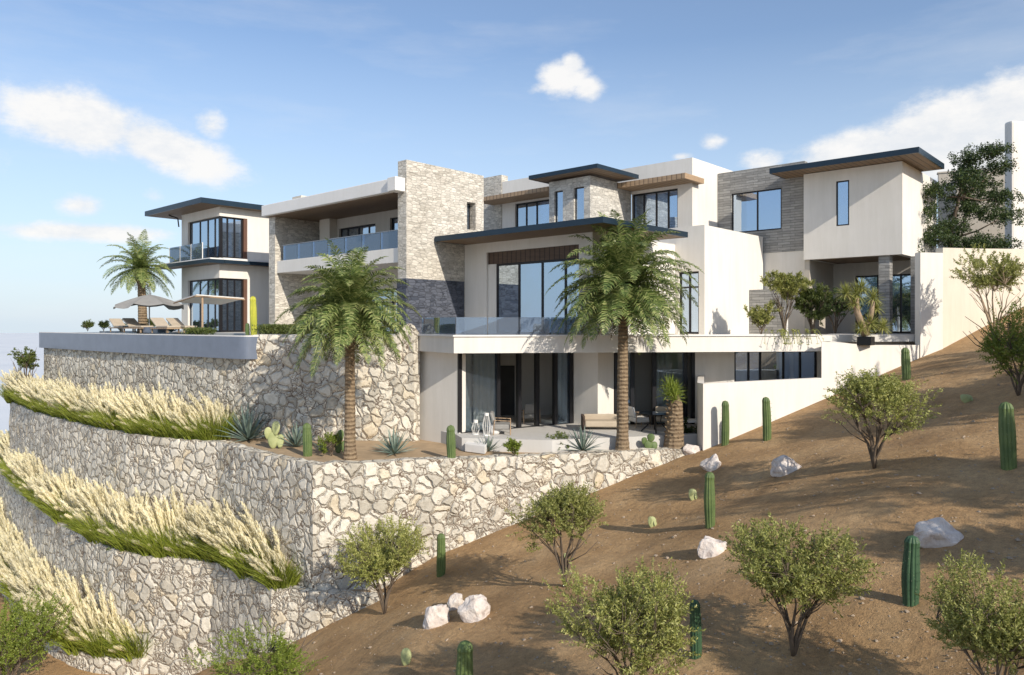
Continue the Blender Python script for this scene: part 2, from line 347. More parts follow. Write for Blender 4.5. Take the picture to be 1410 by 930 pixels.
for i in range(n):
    x0=-34.1+i*(9.4/n); g.box(x0+.02,x0+9.4/n-.02,20.02,20.04,3.2,4.02)
gl=g.build('balustrade',M['rail'],HOUSE); gp.box(-34.2,-24.6,20.0,20.06,4.03,4.06); gp.build('handrail',M['metal'],gl)
fC0=FR((-34.48,21.9),(-24.58,21.9)); o=(1.2,8.6,T,1.7)
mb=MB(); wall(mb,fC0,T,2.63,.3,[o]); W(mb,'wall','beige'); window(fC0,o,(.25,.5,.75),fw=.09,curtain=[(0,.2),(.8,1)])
mb=MB(); mb.box(-34.4,-24.58,24.1,24.4,T,5.5); W(mb,'wall','interior')
# --- main block B1 ---------------------------------------------------------
f1=FR((-23.98,23.16),(-16.88,23.16)); f1b=FR((-16.88,23.16),(-16.88,29.43))
a0,a1=f1.s(670),f1.s(797)
zt=f1.z(670,348)
mb=MB(); wall(mb,f1,T,3.58,.35,[(a0,a1,T,zt)]); wall(mb,f1b,T,3.58,.35,(),a0=.35)
W(mb,'wall','white')
mb=MB(); f1.box(mb,a0+.002,a1-.002,-.30,-.10,zt-.52,zt-.002); W(mb,'window_header','darkwood','brown timber header above the large sliding window')
window(f1,(f1.s(681),a1,T,zt-.525),(.285,.565,.83),fw=.09,dep=.14,curtain=[(.08,.34),(.5,.72)])
mb=MB(); f1.box(mb,a0+.002,f1.s(681)-.002,-.30,-.10,T,zt-.525); W(mb,'wall','white')
mb=MB(); mb.box(-23.6,-17.3,29.0,29.3,T,3.5); mb.box(-23.98,-23.7,23.6,29,T,3.38); W(mb,'wall','interior')
roof(-23.92,-15.07,21.3,27.3,3.80,.22,label='broad navy edged lower roof over the main living room')
slab('roof',M['roofing'],[(rect(-23.98,-16.9,27.35,32.9),3.4,3.62)])
# --- B2 white block --------------------------------------------------------
f2=FR((-18,29.45),(-15.45,29.45)); f2b=FR((-15.45,29.45),(-15.45,35.5)); o=(f2.s(934),f2.s(962),T,f2.z(934,375))
mb=MB(); wall(mb,f2,T-.1,4.35,.3,[o]); wall(mb,f2b,T-.1,4.35,.3,(),a0=.3,a1=6.05); mb.box(-18,-15.752,35.2,35.49,T,4.35)
W(mb,'wall','white','bright white side block with a plain parapet'); window(f2,o,(.5,),fw=.09,rails=(.75,))
slab('roof',M['roofing'],[(rect(-17.98,-15.76,29.76,35.18),3.4,3.62)])
# --- upper storey ----------------------------------------------------------
f3=FR((-21.48,32.95),(-17.95,32.95)); f3b=FR((-17.95,32.95),(-17.95,37.6))
o=(f3.s(870),f3.s(933),3.62,f3.z(870,268))
mb=MB(); wall(mb,f3,3.4,8.26,.3,[(o[0],o[1],3.62,o[3])]); wall(mb,f3b,3.4,8.26,.3,(),a0=.3); mb.box(-24,-21.482,32.95,33.25,6.9,8.26); W(mb,'wall','white')
window(f3,o,(.25,.52,.78),fw=.09,curtain=[(0,.24)])
slab('roof',M['roofing'],[(rect(-24,-18.27,33.26,38),7.9,8.05)])
roof(-21.48,-17.6,31.6,32.93,7.25,.26,'canopy','tanwood','tanwood','tan timber canopy over the upper right windows')
slab('canopy',M['tanwood'],[(rect(-17.93,-17.6,32.94,33.5),6.99,7.24)])
ft=FR((-24.1,29.3),(-21.5,29.3)); ftb=FR((-21.5,29.3),(-21.5,32.93))
oa=(ft.s(763),ft.s(775),3.62,ft.z(763,264)); ob=(ft.s(790),ft.s(804),3.62,ft.z(790,259))
mb=MB(); wall(mb,ft,3.3,7.3,.3,[oa,ob]); wall(mb,ftb,3.3,7.3,.3,(),a0=.3); mb.box(-24.1,-23.8,29.6,32.9,3.3,7.3)
W(mb,'stone_wall','palestone','pale stone tower between the upper terraces')
window(ft,oa,(),fw=.05); window(ft,ob,(),fw=.05)
roof(-24.8,-20.5,28.5,32.1,7.62,.2,label='small navy edged tower roof')
f4=FR((-29.0,31),(-24.12,31)); o=(f4.s(709),f4.s(757),3.62,f4.z(709,281))
mb=MB(); wall(mb,f4,3.3,8.2,.3,[o]); W(mb,'wall','white'); window(f4,o,(.3,.6),fw=.09)
mb=MB(); mb.box(-31.4,-29.02,30.97,31.5,3.3,8.62); W(mb,'stone_wall','ledger','ledgestone wall piece left of the upper left terrace')
mb=MB(); mb.box(-31.4,-24.2,30.0,30.1,3.62,3.9); W(mb,'parapet','cap')
roof(-29.7,-24.3,29.5,30.98,7.15,.22,'canopy','tanwood','tanwood','tan timber canopy over the upper left windows')
slab('roof',M['roofing'],[(rect(-29.9,-24.1,31.32,36),7.8,7.95)]); slab('roof',M['roofing'],[(rect(-29.9,-24.6,22.8,30.38),3.3,3.6)])
# --- right part ------------------------------------------------------------
f5=FR((-17.93,35.6),(-13.42,35.6)); o=(f5.s(1007),f5.s(1076),f5.z(1040,319),f5.z(1040,263))
mb=MB(); wall(mb,f5,3.55,7.85,.35,[o]); W(mb,'stone_wall','greystone','grey board textured wall with a wide corner window')
wg=window(f5,o,(.52,),fw=.07,dep=.06,curtain=[(.02,.25)])
mb=MB(); f5.box(mb,0,f5.L,-.34,-.03,T-.5,3.548); W(mb,'wall','white')
mb=MB(); mb.box(-13.40,-13.28,35.55,36.2,T,7.2); W(mb,'wall','interior')
f6=FR((-13.25,35.0),(-9.0,35.0)); f6b=FR((-9.0,35.0),(-9.0,41)); o=(f6.s(1151),f6.s(1169),f6.z(1160,311),f6.z(1160,249))
mb=MB(); wall(mb,f6,3.05,7.08,.3,[o]); wall(mb,f6b,3.05,7.08,.3,(),a0=.3); mb.box(-13.25,-12.95,35.3,38.9,3.05,7.08); W(mb,'wall','white')
window(f6,o,(),fw=.06,dep=.03)
slab('floor_slab',M['soffit'],[(rect(-12.93,-9.3,35.32,40.9),3.06,3.3)])
roof(-14.4,-8.07,33.8,38.2,7.34,.24,label='navy edged roof over the far right block')
mb=MB(); mb.box(-10.0,-9.55,35.15,35.6,T-.1,3.045); W(mb,'column','greystone','square grey stone porch column')
f7=FR((-13.3,38.4),(-8.2,38.4)); o=(1.3,4.2,T,2.4)
mb=MB(); wall(mb,f7,T-.1,3.04,.3,[o]); W(mb,'wall','interior'); window(f7,o,(.35,.7),fw=.08)
mb=MB(); wall(mb,FR((-9.0,36.3),(-7.5,36.3)),T-.1,3.04,.3,[(.35,.95,T-.1,2.35)]); mb.box(-8.9,-8.75,36.32,38.3,T-.1,3.04); W(mb,'wall','greystone')
d=MB(); FR((-9.0,36.3),(-7.5,36.3)).box(d,.36,.94,-.16,-.1,T-.1,2.34); dr=d.build('door',M['darkwood'],HOUSE)
d=MB(); d.tube([(-8.16,36.36,.55),(-8.16,36.36,1.5)],.02); d.build('handle',M['metal'],dr)
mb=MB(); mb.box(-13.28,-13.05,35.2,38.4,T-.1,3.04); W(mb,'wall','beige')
mb=MB(); wall(mb,FR((-15.43,33.9),(-13.7,33.9)),T-.2,1.66,.25); W(mb,'stone_wall','greystone','low grey stone screen wall beside the white block')
# --- terrace slab with fascia ----------------------------------------------
A_=P(577,29.6); B_=P(625,27.3); C_=P(1126,29.3)
D_=(-7.5,36.5)
top=[A_,B_,C_,D_,(-7.5,44),(-24.6,44),(-24.6,19.9),(-23.4,19.9)]
slab('terrace_slab',M['white'],[(top,SB,T-.035)],label='long white terrace slab above the glass fronted lower rooms')
def offpoly(pts,d):
    out=[]
    for i,p in enumerate(pts):
        a=pts[i-1] if i else None; b_=pts[i+1] if i<len(pts)-1 else None
        ns=[]
        for (u,v) in ((a,p),(p,b_)):
            if u is None or v is None: continue
            L_=math.hypot(v[0]-u[0],v[1]-u[1]); ns.append(((v[1]-u[1])/L_,-(v[0]-u[0])/L_))
        nx=sum(n_[0] for n_ in ns)/len(ns); ny=sum(n_[1] for n_ in ns)/len(ns); l=nx*nx+ny*ny
        out.append((p[0]+nx*d/l,p[1]+ny*d/l))
    return out
edge=[A_,B_,C_]
eo=offpoly(edge,.06); ei=offpoly(edge,-.30)
mb=MB()
for i in range(2): mb.hexa([eo[i],eo[i+1],ei[i+1],ei[i]],T-.033,T+.03)
W(mb,'coping','cap')
g=MB(); gi=offpoly(edge,-.12); Rp=[]
fr1=FR(gi[0],gi[1]); fr2=FR(gi[1],gi[2]); aE=fr2.s(800)
n=2
for i in range(n): fr1.box(g,.02+fr1.L*i/n,fr1.L*(i+1)/n-.02,-.012,0,T+.031,.27)
n=4
for i in range(n): fr2.box(g,.02+aE*i/n,aE*(i+1)/n-.02,-.012,0,T+.031,.27)
g.build('balustrade',M['rail'],HOUSE)
# right courtyard deck
# --- lower storey ----------------------------------------------------------
w1=FR((-23.2,19.6),(-20.6,19.6)); mb=MB(); wall(mb,w1,-4.8,SB-.003,.35); W(mb,'wall','white')
q0=w1.pt(w1.L,0); q1=P(790,31.3); q2=P(823,30.3); q3=P(845,30.9); q4=P(957,31.0); q5=P(1132,30.9)
g1=FR(q0,q1)
def posts(fr,xs,z0,z1,w=.16,dd=.2):
    mb=MB()
    for x in xs:
        a=fr.s(x); fr.box(mb,a-w/2,a+w/2,-dd,0,z0,z1)
    return mb
xs=[634,687,716,741,766,787]
p=posts(g1,xs,FL+.03,SB-.003); g1.box(p,0.01,g1.L-.01,-.15,-.02,FL,FL+.028); g1.box(p,.1,g1.L-.1,-.15,-.05,SB-.08,SB-.004)
ds=p.build('sliding_door',M['frame'],HOUSE,bevel=.01); ds['label']='row of open dark framed folding glass doors on the patio'
for x0,x1 in ((634,687),(766,787)): gg=MB(); g1.box(gg,g1.s(x0)+.08,g1.s(x1)-.08,-.11,-.095,FL+.03,SB-.08); gg.build('pane',M['clear'],ds)
mb=MB(); w2=FR(q1,q2); w3=FR(q2,q3); wall(mb,w2,-4.5,SB-.003,.2); wall(mb,w3,-4.5,SB-.003,.2); W(mb,'wall','white')
g2=FR(q3,q4); p=posts(g2,[849,871,901,944,955],FL+.03,SB-.003,.17); g2.box(p,.1,g2.L-.01,-.15,-.02,FL,FL+.028)
ds=p.build('sliding_door',M['frame'],HOUSE,bevel=.01); ds['label']='dark framed glass doors behind the right palm trunk'
for x0,x1 in ((849,871),(901,944)): gg=MB(); g2.box(gg,g2.s(x0)+.09,g2.s(x1)-.09,-.11,-.095,FL+.03,SB-.08); gg.build('pane',M['clear'],ds)
w4=FR(q4,q5); o=(w4.s(1011),w4.s(1126),FL+.3,SB-.01)
mb=MB(); wall(mb,w4,FL-.3,SB-.003,.25,[o]); W(mb,'wall','white'); window(w4,o,(.18,.32,.6,.8),fw=.09,curtain=[(.33,.58)])
# interior of lower storey
mb=MB(); b0=P(610,33.9); b1=P(960,34.6); fi=FR(b0,b1); wall(mb,fi,FL,SB-.003,.2)
r0=P(641,29.2); r1=P(672,34.5); wall(mb,FR(P(642,29.4),P(650,32.0)),FL,SB-.003,.2)
wall(mb,FR(P(838,32.6),P(846,34.2)),FL,SB-.003,.2); W(mb,'inner_wall','interior')
for (u,v_) in ((1.9,3.3),(6.2,7.4)): mb=MB(); fi.box(mb,u,v_,.01,.06,FL,-1.9); W(mb,'inner_door','dark_int')
for (x0,d0,x1,d1) in ((652,31.6,684,31.9),(905,33,925,33.2),(770,32.6,785,32.8)):
    f_=FR(P(x0,d0),P(x1,d1)); n=int(f_.L/.07); c=MB()
    for i in range(n): 
        a_=f_.L*i/n; b_=f_.L*(i+1)/n; c.q([(*f_.pt(a_,.05*math.sin(i*1.8)),FL+.02),(*f_.pt(b_,.05*math.sin((i+1)*1.8)),FL+.02),(*f_.pt(b_,.05*math.sin((i+1)*1.8)),SB-.05),(*f_.pt(a_,.05*math.sin(i*1.8)),SB-.05)])
    W(c,'curtain','curtain')
pat=[P(636,27.3),P(760,26.75),P(961,28.3),P(1000,30),P(1135,31.5),P(1135,40),P(600,40),(-23.2,19.9),(-20.6,19.4)]
slab('patio_floor',M['paving'],[(pat,-4.9,FL)],label='pale paved patio floor running into the lower rooms')
# ------------------------------------------------------------------ setting: terrain
GW=[(968,27.2),(1130,28.6),(1262,30.2),(1300,31.0),(1412,33.2),(1700,38)]   # foot line of the garden walls (survey)
def barrier(cx):
    """survey depth of the front face of the walls at this offset"""
    pts=[((x-CX)/F*d,d) for x,d in GW]
    wb=[w2c(-21.1,13.47),w2c(-13.2,24.9)]
    al=[(-40,40.0),(-16,27.5),(-9.0,24.6)]+[wb[0],wb[1]]+pts
    for i in range(len(al)-1):
        (a,da),(b,db)=al[i],al[i+1]
        if a<=cx<=b: return da+(db-da)*(cx-a)/(b-a)
    return 40 if cx<0 else 38+(cx-37)*.1
def sm(a,b,x):
    t=min(1,max(0,(x-a)/(b-a))); return t*t*(3-2*t)
def hz(cx,d,raw=False):
    z=-7+.34*cx
    if cx<-2.6: z=-7.884+.55*(cx+2.6)
    z=max(z,-13.1) if cx<0 else z
    if cx>26: z=-7+.34*26+(cx-26)*.12
    n=mnoise.noise(Vector((cx*.16,d*.16,3.1)))*.30+mnoise.noise(Vector((cx*.45,d*.45,7)))*.10+mnoise.noise(Vector((cx*1.4,d*1.4,1)))*.05
    bd=barrier(cx); near=sm(.2,3.0,abs(bd-d))
    z+=n*near
    if not raw and d>bd+.25:
        lim=-5.3 if cx<30 else z
        z=min(z,lim+ (0 if cx<14 else 0))
    if cx<-24: z-= (sm(-24,-60,cx) if False else sm(24,70,-cx))*45
    if d>60: z-=sm(60,110,d)*30
    return z
def hill(px,py):
    t=(px-CX)/F; k=(py-HY)/F; d=4.0
    while d<60:
        if -k*d < hz(t*d,d,True): break
        d+=.02
    x,y=c2w(t*d,d); return (x,y,-k*d,d)
mb=MB()
def grid(mb,xs,ds,f):
    idx={}
    for i,cx in enumerate(xs):
        for j,d in enumerate(ds):
            idx[i,j]=len(mb.v); x,y=c2w(cx,d); mb.v.append((x,y,f(cx,d)))
    for i in range(len(xs)-1):
        for j in range(len(ds)-1):
            mb.f.append((idx[i,j],idx[i+1,j],idx[i+1,j+1],idx[i,j+1])); mb.m.append(0)
xs=[-120,-90,-70,-58,-48,-40,-34,-30,-27,-24,-22,-20]+[-18+.3*i for i in range(160)]+[31,33,36,40,46,54,64,80,100,130]
ds=[-60,-40,-25,-15,-8,-3,0,2,3.5]+[4.5+.3*i for i in range(108)]+[38,40,43,47,52,60,70,85,110,140]
grid(mb,xs,ds,hz)
# soil material
m,nt,b=nodes('brown_soil'); v=coords(nt)
n1=nz(nt,v,.55,5,.6); n2=nz(nt,v,6,6,.7); n3=nz(nt,v,38,4,.7)
c1=ramp(nt,n1,[(.3,(.36,.22,.10)),(.5,(.49,.315,.155)),(.7,(.60,.41,.22))])
c2=ramp(nt,n2,[(.3,(.72,.70,.68)),(.65,(1.08,1.05,1.0))]); vo=N(nt,'ShaderNodeTexVoronoi',inp={'Scale':22}); L(nt,v,vo.inputs['Vector'])
c3=mixc(nt,1,mixc(nt,1,c1,c2,'MULTIPLY'),ramp(nt,n3,[(.3,(.7,.7,.7)),(.7,(1.15,1.13,1.1))]),'MULTIPLY')
peb=ramp(nt,vo.outputs['Distance'],[(.0,(1,1,1)),(.10,(1,1,1)),(.16,(0,0,0))]); sel=ramp(nt,vo.outputs['Color'],[(.55,(0,0,0)),(.62,(1,1,1))])
pm=mixc(nt,1,peb,sel,'MULTIPLY'); L(nt,mixc(nt,pm,c3,(.46,.37,.26)),b.inputs['Base Color']); b.inputs['Roughness'].default_value=.97
h=mth(nt,'ADD',mth(nt,'ADD',mth(nt,'MULTIPLY',n2,1.0),mth(nt,'MULTIPLY',n3,.35)),mth(nt,'MULTIPLY',pm,.35)); bump(nt,b,h,.09,.85); M['soil']=m
M['bedsoil']=plain('sandy_bed_soil',(.46,.33,.20),.97,.75,2.5,0,.03,22)
g_=mb.build('hillside_ground',M['soil'],smooth=True); tag(g_,kind='structure')
m,nt,b=nodes('hazy_sea'); b.inputs['Base Color'].default_value=(.66,.68,.70,1); b.inputs['Roughness'].default_value=.95
L(nt,ramp(nt,nz(nt,coords(nt,(.01,.01,.01)),1,4),[(.3,(.60,.63,.66)),(.7,(.68,.695,.71))]),b.inputs['Base Color']); M['sea']=m
mb=MB(); mb.q([(-6000,-6000,-60),(6000,-6000,-60),(6000,6000,-60),(-6000,6000,-60)]); tag(mb.build('sea',M['sea']),kind='structure')
# ------------------------------------------------------------------ retaining walls
def catmull(pts,n=8):
    out=[]
    for i in range(len(pts)-1):
        p0=pts[max(i-1,0)];p1=pts[i];p2=pts[i+1];p3=pts[min(i+2,len(pts)-1)]
        for k in range(n):
            t=k/n; out.append(tuple(.5*((2*p1[j])+(-p0[j]+p2[j])*t+(2*p0[j]-5*p1[j]+4*p2[j]-p3[j])*t*t+(-p0[j]+3*p1[j]-3*p2[j]+p3[j])*t**3) for j in (0,1)))
    out.append(pts[-1]); return out
def curved(mb,pts,z0,z1,th,rough=0.0):
    """wall along a polyline; front is to the right of the run; rough>0 gives an uneven hand laid stone face"""
    zt=z1 if callable(z1) else (lambda i:z1)
    if rough:
        q=[pts[0]]; zz=[zt(0)]
        for i in range(len(pts)-1):
            a,b_=pts[i],pts[i+1]; n=max(1,int(math.hypot(b_[0]-a[0],b_[1]-a[1])/.17))
            for k in range(1,n+1): q.append((a[0]+(b_[0]-a[0])*k/n,a[1]+(b_[1]-a[1])*k/n)); zz.append(zt(i)+(zt(i+1)-zt(i))*k/n)
        fro=offpoly(q,1.0); nv=[(f[0]-p[0],f[1]-p[1]) for f,p in zip(fro,q)]; m_=len(q); ins=offpoly(q,-th)
        R=max(2,int((zz[0]-z0)/.2)); idx={}
        for i,(p,n_) in enumerate(zip(q,nv)):
            e=min(1,i/3,(m_-1-i)/3); zc=zz[i]+rough*.55*mnoise.noise(Vector((p[0]*2.6,p[1]*2.6,5)))+rough*.3*mnoise.noise(Vector((p[0]*.7,p[1]*.7,9)))
            for r in range(R+1):
                z=z0+(zc-z0)*r/R; k=rough*e*(.8*mnoise.noise(Vector((p[0]*2.2,p[1]*2.2,z*2.2)))+.5*mnoise.noise(Vector((p[0]*.8,p[1]*.8,z*.8))))
                if r==R: k-=rough*.35*e
                idx[i,r]=len(mb.v); mb.v.append((p[0]+n_[0]*k,p[1]+n_[1]*k,z))
            idx[i,'t']=len(mb.v); mb.v.append((*ins[i],zc)); idx[i,'b']=len(mb.v); mb.v.append((*ins[i],z0))
        for i in range(m_-1):
            for r in range(R): mb.f.append((idx[i,r],idx[i+1,r],idx[i+1,r+1],idx[i,r+1])); mb.m.append(0)
            mb.f.append((idx[i,R],idx[i+1,R],idx[i+1,'t'],idx[i,'t'])); mb.f.append((idx[i+1,'b'],idx[i,'b'],idx[i,'t'],idx[i+1,'t'])); mb.m+=[0,0]
        for i in (0,m_-1):
            f=[idx[i,r] for r in range(R+1)]+[idx[i,'t'],idx[i,'b']]; mb.f.append(tuple(f if i else f[::-1])); mb.m.append(0)
        return
    ins=offpoly(pts,-th)
    for i in range(len(pts)-1):
        a,b_,c,d=pts[i],pts[i+1],ins[i+1],ins[i]
        n=len(mb.v); za,zb=zt(i),zt(i+1)
        mb.v+=[(*a,z0),(*b_,z0),(*b_,zb),(*a,za),(*d,z0),(*c,z0),(*c,zb),(*d,za)]
        mb.f+=[(n,n+1,n+2,n+3),(n+3,n+2,n+6,n+7),(n+5,n+4,n+7,n+6)]
        if i==0: mb.f.append((n+4,n,n+3,n+7)); mb.m.append(0)
        if i==len(pts)-2: mb.f.append((n+1,n+5,n+6,n+2)); mb.m.append(0)
        mb.m+=[0]*3
# upper wall (below pool and terrace edge)
pA=catmull([(-51.7,14.1),(-40,14.4),(-33,14.75),(-28.3,15.1)],8); pA2=[pA[-1],P(470,29.6),P(555,29.45),(-22.9,19.3)]
wtop=MB(); curved(wtop,pA,-5,-1.40,.5,.06)
pA2c=pA2; curved(wtop,[(-28.3,15.1),P(405,30.0),P(470,29.7),P(545,29.5)],-5,-.43,.55,.09)
ra=[P(545,29.5),P(554,29.5),P(562,29.5),P(570,29.45),P(578,29.6)]
curved(wtop,ra,-5,lambda i:[-.43,-.1,.02,-.03,-.4][i],.6,.09)
wl=tag(wtop.build('retaining_wall',M['rubble']),'tall curved rubble stone wall holding up the pool terrace','retaining wall')
pB=catmull([(-52.3,12.5),(-51.0,12.3),(-42,11.7),(-33.7,12.0),(-30.5,12.65),(-28,13.6)],7)
pBr=[(-28,13.6),(-21.1,13.47)]; pBl=[(-21.1,13.47),(-17.2,19.15),(-13.4,24.7),(-12.95,25.2)]
wb=MB(); curved(wb,pB,-9.2,-4.62,.5,.09)
nb=[(-28+6.9*i/6,13.6-.13*i/6-.12*math.sin(PI*i/6)) for i in range(7)]
curved(wb,nb,-9.2,-4.62,.5,.09); curved(wb,pBl,-11.5,-4.60,.5,.09)
tag(wb.build('retaining_wall',M['rubble']),'long pale rubble wall under the cactus bed with palms','retaining wall')
pC=catmull([(-60,13),(-52.9,12.1),(-40,10.7),(-32.1,10.6),(-28.9,11.2),(-26.4,12.6)],7)
wc=MB(); curved(wc,pC,-13.8,-8.72,.5,.09); nb=[(-26.4+4.2*i/4,12.6-.0*i) for i in range(5)]; curved(wc,nb,-13.8,-8.72,.5,.09); curved(wc,[(-22.2,12.6),(-19.7,14.0),(-18.9,14.5)],-13,-8.70,.45,.09)
tag(wc.build('retaining_wall',M['rubble']),'middle terrace rubble wall below the second band of plumed grass','retaining wall')
pD=catmull([(-58,11.5),(-46,10.3),(-39,9.5),(-33.2,9.3),(-30.3,9.9),(-28.9,10.9)],7)
wd=MB(); curved(wd,pD,-18,-12.5,.45,.09); curved(wd,[(-28.9,10.9),(-28.4,11.9)],-16,-12.5,.3,.09)
tag(wd.build('retaining_wall',M['rubble']),'lowest rubble wall in the bottom left corner','retaining wall')
def bed(name,pts,z,lab=None):
    mb=MB(); mb.hexa(pts,z-.25,z); o=mb.build(name,M['bedsoil']); tag(o,kind='structure'); return o
def inset(p,d): return offpoly(p,-d)
bed('planting_bed_ground',inset(pB+[(-21.1,13.47)]+pBl[1:],.2)+[(-14.5,27.5),(-23,22),(-51.8,19)],-4.67)
bed('planting_bed_ground',inset(pC+[(-22.2,12.6),(-19.7,14.0)],.2)+[(-19.9,14.9),(-21.2,14.2),(-29,14.4),(-60,15)],-8.8)
bed('planting_bed_ground',inset(pD,.2)+[(-28.7,12),(-33,11.3),(-41,11.2),(-60,13.4)],-12.6)
# pool terrace deck
mb=MB(); mb.hexa([(-51.6,17.2),(-28.2,17.2),(-28.2,15.6),P(545,30.2),(-23.4,19.86),(-24.62,19.9),(-24.62,30),(-51.6,30)],-.66,T)
tag(mb.build('pool_terrace',M['paving']),kind='structure')
mb=MB(); mb.hexa([P(1128,29.5),P(1200,29.8),P(1263,30.4),P(1298,30.8),P(1350,32.1),P(1412,33.6),P(1700,38.4),P(1700,60),(-6.45,44.2),(-12,36)],-.7,T+.004)
tag(mb.build('court_terrace',M['paving']),kind='structure')
# infinity pool
pool=empty('infinity_pool',(-40,15.5,T),'long infinity pool with blue grey overflow wall at the terrace edge','pool')
po=MB(); pc=catmull([(-51.9,13.9),(-40,14.2),(-33,14.55),(-28.9,14.75),(-28.1,15.15),(-27.95,15.9)],8); curved(po,pc,-1.42,-.5,.4); curved(po,[(-51.95,17.2),(-51.9,13.9)],-1.42,-.5,.4)
M['pooltile']=plain('wet_slate_tile',(.17,.20,.26),.28,.8,1.5,0,.002,12); po.build('overflow_wall',M['pooltile'],pool)
m,nt,b=nodes('pool_water'); b.inputs['Base Color'].default_value=(.05,.16,.22,1); b.inputs['Roughness'].default_value=.03; bump(nt,b,nz(nt,coords(nt),3,3),.01,.3); M['water']=m
wtr=MB(); wtr.hexa(inset(pc,.38)+[(-28.4,17.1),(-51.5,17.1),(-51.5,14.4)],-.9,-.515); wtr.build('water',M['water'],pool)
cp=MB(); curved(cp,pc,-.499,-.455,.14); cp.build('rim',M['cap'],pool)
# ------------------------------------------------------------------ garden walls on the right
def gwall(pts,zb,zt,th,label,mat='white',cat='garden wall'):
    """pts plan points front face; zt list of top heights"""
    mb=MB(); curved(mb,pts,zb,lambda i: zt[i],th); o=mb.build('garden_wall',M[mat]); return tag(o,label,cat)
g0=P(960,27.9);g1p=P(968,27.0);g2p=P(1050,27.7);g3p=P(1131,28.5)
gwall([P(961,31.0),g0,g1p,g2p,g3p],-5.6,[-2.15,-2.2,-2.17,-2.12,-2.07],.25,'long white garden wall stepping up beside two column cacti')
gwall([P(1130.5,28.9),P(1131,28.5),P(1200,29.2),P(1265,30.0)],-4,[-.66,-.66,-.82,-.84],.35,'white planter wall under the potted twin trunk tree')
fw=[P(1267,29.98),P(1298,30.2)]; gwall(fw,-3.5,[2.93,2.93],.3,'tall white wall end beside the porch')
gwall([P(1298,30.25),P(1350,31.6),P(1412,33.2),P(1700,38)],-3,[3.15,3.25,3.4,3.8],.3,'long sunlit cream boundary wall behind the olive coloured trees','cream')
# far right building pieces behind the tree
nb_=empty('white_outbuilding',P(1395,39)+(T,),'white rendered outbuilding rising past the right edge behind the dark tree','building')
mb=MB(); f_=FR(P(1393,37.5),P(1440,37.9)); f_.box(mb,0,f_.L,-.5,0,T,10.4); mb.build('tower',M['white'],nb_,bevel=.12)
mb=MB(); f_=FR(P(1292,42),P(1396,40.5)); f_.box(mb,0,f_.L,-.4,0,T,8.6); f_.box(mb,-.05,f_.L+.05,-.45,.05,8.6,8.68); mb.build('wall',M['beige'],nb_)

random.seed(15); gm=MB()
for i in range(7000):
    d=random.uniform(6,27) if random.random()<.75 else random.uniform(6,13); cx=random.uniform(-.75,.72)*d
    if d>barrier(cx)-.3: continue
    x,y=c2w(cx,d); z=hz(cx,d); r=random.uniform(.008,.024)*(1+1.6*(random.random()**6)); a=random.uniform(0,6.28); p=Vector((x,y,z)); u=Vector((math.cos(a),math.sin(a),0))*r*1.4; v_=Vector((-math.sin(a),math.cos(a),0))*r; w_=Vector((random.uniform(-.3,.3)*r,random.uniform(-.3,.3)*r,r*.75))
    n=len(gm.v); gm.v+=[tuple(p+u),tuple(p+v_*random.uniform(.7,1.2)),tuple(p-u*random.uniform(.7,1)),tuple(p-v_),tuple(p+w_+u*.3),tuple(p+w_-u*.4)]
    gm.f+=[(n,n+1,n+4),(n+1,n+5,n+4),(n+1,n+2,n+5),(n+2,n+3,n+5),(n+3,n+4,n+5),(n+3,n,n+4)]; gm.m+=[0]*6
M['pebble']=plain('slope_pebbles',(.42,.33,.24),.9,.55,9,0,0)
tag(gm.build('gravel',M['pebble']),'scattered small pebbles over the brown slope','gravel',kind='stuff')
# ------------------------------------------------------------------ vegetation
M['olive']=leaf('olive_leaves',[(.13,.155,.03),(.26,.28,.065),(.40,.41,.12),(.52,.50,.19)],.3)
M['bright']=leaf('bright_leaves',[(.12,.17,.02),(.20,.26,.035),(.30,.35,.07)],.35)
M['darkleaf']=leaf('dark_tree_leaves',[(.018,.04,.012),(.045,.08,.02),(.11,.15,.035)],.25)
M['palm']=leaf('palm_leaflets',[(.06,.105,.03),(.14,.20,.055),(.27,.325,.10),(.47,.48,.20)],.28,.4)
M['deadpalm']=leaf('dry_palm_leaves',[(.12,.09,.045),(.20,.15,.08)],.2,.8)
M['agave']=leaf('agave_leaf',[(.10,.15,.125),(.17,.23,.19),(.25,.30,.245)],.05,.5)
M['grass']=leaf('grass_blades',[(.13,.18,.02),(.25,.30,.035),(.36,.39,.07)],.35)
M['plume']=leaf('cream_plumes',[(.72,.64,.40),(.82,.75,.52),(.88,.83,.64)],.4,.8)
M['hedge']=leaf('hedge_leaves',[(.06,.09,.02),(.12,.16,.035),(.20,.22,.06)],.3)
M['bark']=plain('grey_brown_bark',(.16,.12,.085),.9,.6,8,0,.01,25)
M['palebark']=plain('pale_orange_bark',(.36,.26,.17),.8,.7,6,0,.01,25)
def palmbark():
    m,nt,b=nodes('palm_bark'); v=ocoords(nt); w=N(nt,'ShaderNodeTexWave',bands_direction='Z',inp={'Scale':2.2,'Distortion':2.0,'Detail':3,'Detail Scale':2}); L(nt,v,w.inputs[0])
    n_=nz(nt,v,9,5,.7); c=ramp(nt,n_,[(.3,(.15,.10,.06)),(.7,(.36,.27,.17))]); L(nt,mixc(nt,.7,c,ramp(nt,w.outputs['Fac'],[(.0,(.62,.6,.58)),(.4,(1,1,1))]),'MULTIPLY'),b.inputs['Base Color'])
    b.inputs['Roughness'].default_value=.95; bump(nt,b,mth(nt,'ADD',w.outputs['Fac'],n_),.04,.9); return m
M['palmbark']=palmbark()
